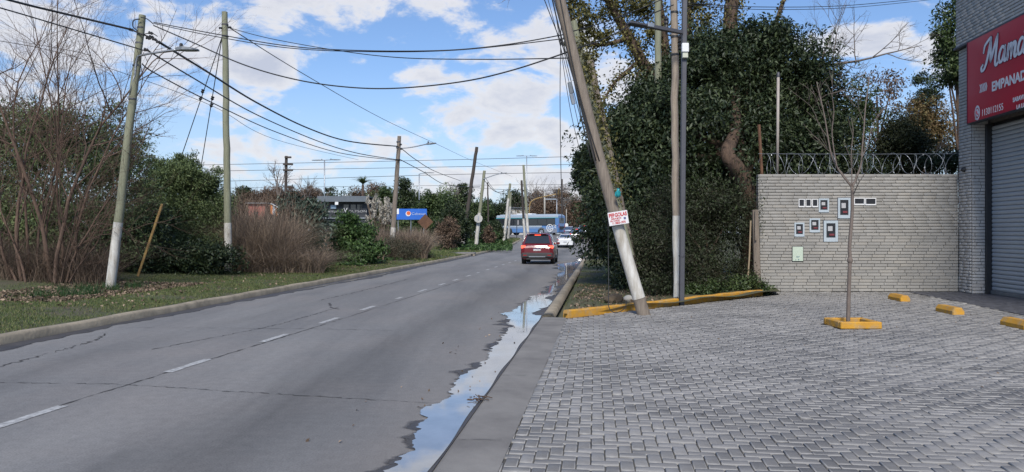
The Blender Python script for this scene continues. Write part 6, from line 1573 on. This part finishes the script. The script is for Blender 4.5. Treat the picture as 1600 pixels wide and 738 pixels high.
rowt = [('dark_bush', 'dark bush right behind the white foot of the leaning pole', [lobe(980, 400, 21.5, 26, 46, .7), lobe(968, 434, 21.0, 14, 16, .4), lobe(980, 360, 21.8, 34, 50, .9), lobe(995, 420, 20, 32, 36, .7)], 15000, .12, (3.0, 21.5)),
        ('evergreen_tree', 'dark evergreen leaning over the verge left of the leaning pole', [lobe(975, 330, 30, 26, 66, 1.0), lobe(918, 282, 31, 18, 28, .8), lobe(948, 270, 30, 36, 50, 1.3), lobe(916, 250, 30, 14, 20, .7), lobe(975, 390, 29, 18, 42, .6)], 22000, .17, (4.9, 30)),
        ('evergreen_tree', 'dark evergreen farther along the verge beside the queue of cars', [lobe(972, 345, 44, 15, 46, .8), lobe(930, 298, 45, 12, 20, .7), lobe(908, 272, 44, 10, 12, .6), lobe(956, 300, 44, 22, 40, 1.1)], 14000, .2, (6.6, 44)),
        ('evergreen_tree', 'last dark evergreen on the right before the junction', [lobe(968, 345, 66, 12, 32, 1.0), lobe(950, 316, 66, 10, 16, .8), lobe(962, 310, 66, 14, 30, 1.2)], 8000, .26, (9.6, 66))]
for i, (nm, lab, lb, n, sz, (bx_, by_)) in enumerate(rowt): leafy(nm, lab, 'bush' if 'bush' in nm else 'tree', (bx_, by_, float(zr(by_)) + .1), lb, n, sz, G_DARK, 210 + i, .12, 'dark trees along the right verge' if i else None, 28, .28, (.5, 1.0), .42, .5)
# ivy clad old tree
o = wthing('ivy_tree', 'old tree with ivy wrapped limbs reaching over the road', 'tree', at(1040, 440, 27))
limbs_ = [([at(1045, 460, 27), at(1040, 300, 27), at(1030, 160, 27), at(1005, 100, 26.8), at(975, 45, 26.5), at(945, -10, 26)], [.35, .30, .24, .20, .17, .14]), ([at(1030, 160, 27), at(1040, 80, 27.2), at(1025, -20, 27)], [.2, .15, .12]), ([at(1120, 300, 28), at(1138, 120, 28), at(1142, 20, 28), at(1150, -30, 28)], [.35, .30, .26, .24]),
          ([at(1180, 150, 28.4), at(1205, 60, 28.4), at(1228, -10, 28.4)], [.12, .09, .07]), ([at(1090, 120, 28), at(1075, 40, 28), at(1085, -30, 28)], [.13, .11, .1]), ([at(985, 60, 26.5), at(925, 70, 26), at(895, 35, 25.6), at(890, -10, 25.4)], [.09, .06, .04, .03]), ([at(1000, 95, 26.8), at(960, 130, 26.4), at(935, 175, 26)], [.08, .05, .02]), ([at(1000, 110, 26.6), at(975, 190, 26.2), at(955, 215, 26)], [.05, .03, .01])]
trunk_tubes(o, limbs_); rr_ = np.random.default_rng(220); PP, OO = [], []
for (Pth, R), dens, sp in zip(limbs_, (2600, 1000, 1900, 260, 800, 800, 650, 300), (.22, .22, .24, .08, .22, .22, .30, .25)):
    S = np.array([tuple(p) for p in spline(Pth, 8)]); k = rr_.integers(0, len(S) - 1, dens); t = rr_.random((dens, 1)); p = S[k] * (1 - t) + S[k + 1] * t; g = rr_.normal(0, 1, (dens, 3)); PP.append(p + unit(g) * (np.interp(k, [0, len(S)], [R[0], R[-1]])[:, None] + np.abs(rr_.normal(0, sp, (dens, 1))))); OO.append(unit(g))
lb = [lobe(905, 20, 25.6, 20, 22, .6), lobe(935, 40, 26, 22, 26, .7), lobe(900, 62, 25.8, 14, 14, .5), lobe(922, 90, 26, 12, 16, .5), lobe(1008, 165, 26.5, 26, 24, .8), lobe(985, 8, 26.4, 30, 22, .8), lobe(1012, 40, 26.8, 18, 50, .6), lobe(1095, 30, 28, 20, 50, .7), lobe(1040, 130, 27, 22, 30, .7)]
p2, o2 = crown_points(lb, 9000, 221, 20, .28, (.4, 1.05)); PP.append(p2); OO.append(o2); PP = np.concatenate(PP); OO = np.concatenate(OO)
link('crown', leaves_mesh('crown', PP - np.array(o['o']), OO, .115, .6, .5, 222), G_IVY, o)
ivy = wthing('ivy', 'ivy climbing the old split pole behind the leaning pole', 'ivy', at(945, 250, 18.2)); S = np.linspace(0, 1, 1500)[:, None]; A, B = np.array(at(905, 60, 18.1)), np.array(at(965, 310, 18.3)); g = rr_.normal(0, .13, (1500, 3))
link('foliage', leaves_mesh('foliage', A + (B - A) * S + g - np.array(ivy['o']), unit(g), .09, .6, .5, 223), G_IVY, ivy)
# bare branches from above at the upper left of the leaning pole
bare('bare_branch', 'bare twig reaching in from the top edge left of the leaning pole', 'branch', at(830, -40, 20), [(at(840, -40, 20), at(780, 20, 20) - at(840, -40, 20), 1.3, .02)], [dict(n=6, angle=(.3, .9), wander=.12, grav=0, segs=6, sides=4, tip=.3, r=1), dict(n=0, angle=(0, 1), wander=.14, grav=0, segs=4, sides=3, tip=.4, r=.5, ratio=.4)], 225, BARK_GREY)
LB = [dict(n=9, angle=(.5, 1.3), wander=.05, grav=.0, segs=9, sides=6, tip=.2, r=1, **{'from': .1}), dict(n=6, angle=(.3, .9), wander=.12, grav=.04, segs=6, sides=3, tip=.3, r=.35, ratio=.42), dict(n=4, angle=(.4, 1.0), wander=.14, grav=.03, segs=4, sides=3, tip=.4, r=.6, ratio=.5), dict(n=0, angle=(0, 1), wander=.14, grav=.03, segs=3, sides=3, tip=.5, r=.6, ratio=.5)]
bare('bare_tree', 'leafless tree whose long bough stretches level across the sky above the wall', 'tree', (7.9, 26.0, .1), [(at(1255, 110, 25.5), at(1460, 62, 25.5) - at(1255, 110, 25.5), 4.6, .060), (Vector((7.9, 26, .0)), at(1255, 110, 25.5) - Vector((7.9, 26, 0)), 7.6, .16), (at(1270, 130, 25.5), Vector((.35, 0, 1)), 3.0, .032), (at(1300, 95, 25.6), Vector((.2, 0, 1)), 2.0, .024)], LB, 227, BARK_GREY)
# behind the wall
def rbase(px, Y): return ((px - CX) / F * Y, Y, .05)
bare('bare_tree', 'leafless twiggy tree behind the wall right of the young tree', 'tree', rbase(1375, 29), [(Vector(rbase(1375 + dx, 29)), Vector((dx * .012, 0, 1)), 4.9, .06) for dx in (-30, -8, 14, 34, -18, 26)], [dict(n=8, angle=(.2, .6), wander=.06, grav=.02, segs=8, sides=5, tip=.25, r=1, **{'from': .3}), dict(n=7, angle=(.25, .8), wander=.1, grav=.02, segs=5, sides=3, tip=.3, r=.45, ratio=.36), dict(n=5, angle=(.3, .9), wander=.12, grav=0, segs=4, sides=3, tip=.4, r=.55, ratio=.5)], 230, BARK_GREY)
leafy('sparse_tree', 'sparse brown leaved tree behind the wall beside the dark evergreen', 'tree', rbase(1370, 31), [lobe(1370, 150, 31, 36, 40, 1.2), lobe(1345, 190, 31, 24, 36, .9), lobe(1395, 130, 31, 22, 22, .8), lobe(1380, 220, 31, 34, 30, 1.0)], 2600, .13, G_BROWN, 231, .10, None, 16, .36)
leafy('sparse_tree', 'thin green leaved tree between evergreen and clipped round bush', 'tree', rbase(1340, 28), [lobe(1345, 150, 28, 20, 26, .7), lobe(1352, 200, 28, 26, 36, .8), lobe(1335, 235, 28, 20, 24, .6), lobe(1320, 190, 28, 18, 40, .7)], 3600, .13, G_MID, 232, .07, None, 16, .34)
leafy('clipped_bush', 'clipped round dark bush behind the wall under the conifer', 'bush', rbase(1408, 26), [lobe(1408, 215, 26, 38, 32, .85), lobe(1390, 235, 26, 26, 22, .6), lobe(1430, 232, 26, 24, 24, .6), lobe(1412, 255, 26, 44, 24, .7)], 20000, .085, leaf_mat('dark_clipped_leaves', (.014, .022, .007), (.032, .042, .014), (.05, .055, .02), .6, .1), 233, .1, None, 40, .22, (.6, .95))
con = [lobe(1440, 135, 44, 20, 26, .8), lobe(1440, 175, 44, 36, 26, 1.4), lobe(1430, 200, 44, 40, 24, 1.5), lobe(1455, 210, 44, 40, 30, 1.5)]
leafy('conifer_tree', 'russet brown conifer with a green tip behind the clipped bush', 'tree', rbase(1442, 44), con[1:], 11000, .17, G_RUSSET, 234, .16, None, 26, .28)
q = bpy.data.objects; c_ = [x for x in q if x.name.startswith('conifer_tree')][0]
P, O = crown_points([lobe(1440, 138, 44, 20, 24, .8), lobe(1438, 122, 44, 9, 12, .4), lobe(1452, 152, 44, 16, 14, .6)], 2600, 235, 18, .3); link('crown', leaves_mesh('crown', P - np.array(c_['o']), O, .16, .35, .3, 236), G_DARK, c_)
bare('bare_tree', 'pale leafless tree right against the shop behind the wall', 'tree', rbase(1475, 33), [(Vector(rbase(1470 + dx, 33)), Vector((dx * .01, 0, 1)), 5.2, .06) for dx in (-16, 0, 14, 24)], [dict(n=9, angle=(.2, .6), wander=.06, grav=.02, segs=8, sides=5, tip=.25, r=1, **{'from': .25}), dict(n=8, angle=(.25, .8), wander=.1, grav=.02, segs=5, sides=3, tip=.3, r=.45, ratio=.34), dict(n=5, angle=(.3, .9), wander=.12, grav=0, segs=4, sides=3, tip=.4, r=.55, ratio=.5)], 237, BARK_GREY)
leafy('green_tree', 'leafy green tree growing close against the shop upper wall', 'tree', rbase(1500, 27), [lobe(1492, 60, 27, 26, 50, .9), lobe(1480, 105, 27, 22, 28, .7), lobe(1496, 20, 27, 22, 26, .8), lobe(1510, 110, 27, 30, 34, .9), lobe(1472, 55, 27, 12, 14, .4)], 9000, .13, G_MID, 238, .1, None, 20, .32)
leafy('low_bush', 'dark low bushes behind the wall between clipped bush and shop', 'bush', rbase(1460, 25), [lobe(1468, 258, 25, 36, 20, .7), lobe(1350, 262, 25, 40, 16, .6), lobe(1490, 250, 25, 16, 18, .5), lobe(1300, 258, 24.5, 50, 20, .7)], 9000, .09, G_DARK, 239, .05, None, 22, .32)
leafy('far_bushes', 'distant hazy green hedge seen through the twigs behind the wall', 'hedge', rbase(1420, 60), [lobe(1340, 250, 60, 40, 30, 2), lobe(1400, 260, 60, 50, 24, 2), lobe(1470, 250, 60, 50, 34, 2)], 6000, .2, G_MID, 240, .2, None, 20, .3)

# --- young bare tree in the planter
TB = at(1325, 499, 13.25); TB.z = .0
yt = wthing('young_tree', 'young leafless tree in the square yellow planter', 'tree', TB); mb = MB(); tw = MB(); rn = random.Random(77)
Y = 13.25
stem = spline([TB, at(1326.5, 450, Y), at(1328, 405, Y), at(1327.5, 385, Y), at(1331, 340, Y), at(1332, 310, Y), at(1331, 292, Y)], 5); mb.tube(stem, list(np.linspace(.036, .026, len(stem))), 9)
mb.lathe(at(1328, 407, Y), (0, 0, 1), [(.035, -.05), (.052, -.02), (.05, .02), (.034, .05)], 8)
br = [([(1331, 292), (1318, 276), (1306, 258), (1298, 238), (1293, 210), (1288, 180), (1281, 150), (1276, 128)], .022), ([(1331, 294), (1338, 278), (1345, 258), (1347, 235), (1350, 200), (1352, 170), (1356, 140), (1358, 120)], .021), ([(1308, 262), (1303, 235), (1300, 205), (1303, 175), (1300, 150)], .014), ([(1331, 290), (1331, 272), (1330, 240), (1333, 205), (1330, 185)], .012),
      ([(1333, 305), (1337, 296), (1341, 288), (1343, 280)], .012), ([(1345, 250), (1356, 225), (1362, 200), (1372, 178)], .009), ([(1293, 215), (1280, 195), (1272, 175), (1262, 160)], .008), ([(1302, 240), (1290, 232), (1278, 215)], .006), ([(1350, 190), (1342, 170), (1340, 150)], .007)]
for pts, r0 in br:
    yo = Y + rn.uniform(-.35, .35); S = spline([at(x_, y_, Y + (yo - Y) * i / (len(pts) - 1)) for i, (x_, y_) in enumerate(pts)], 4)
    mb.tube(S, list(np.linspace(r0, r0 * .35, len(S))), 6)
    for k in range(5):
        i = rn.randrange(len(S) // 3, len(S) - 1); P_, _ = branch_path(S[i], (S[i + 1] - S[i]).normalized() + Vector((rn.uniform(-.8, .8), rn.uniform(-.8, .8), .2)), rn.uniform(.2, .6), .004, rn, .1, .04, 4); tw.tube(P_, [.0045, .004, .0035, .003, .002], 4)
BY = mat('young_bark', (.19, .15, .125), (.12, .095, .08), rough=.85, scale=6, stretch=(3, 3, 1), bump=.3, bscale=30, bdist=.004)
mb.build('trunk', BY, yt, True); tw.build('crown', BY, yt, True)
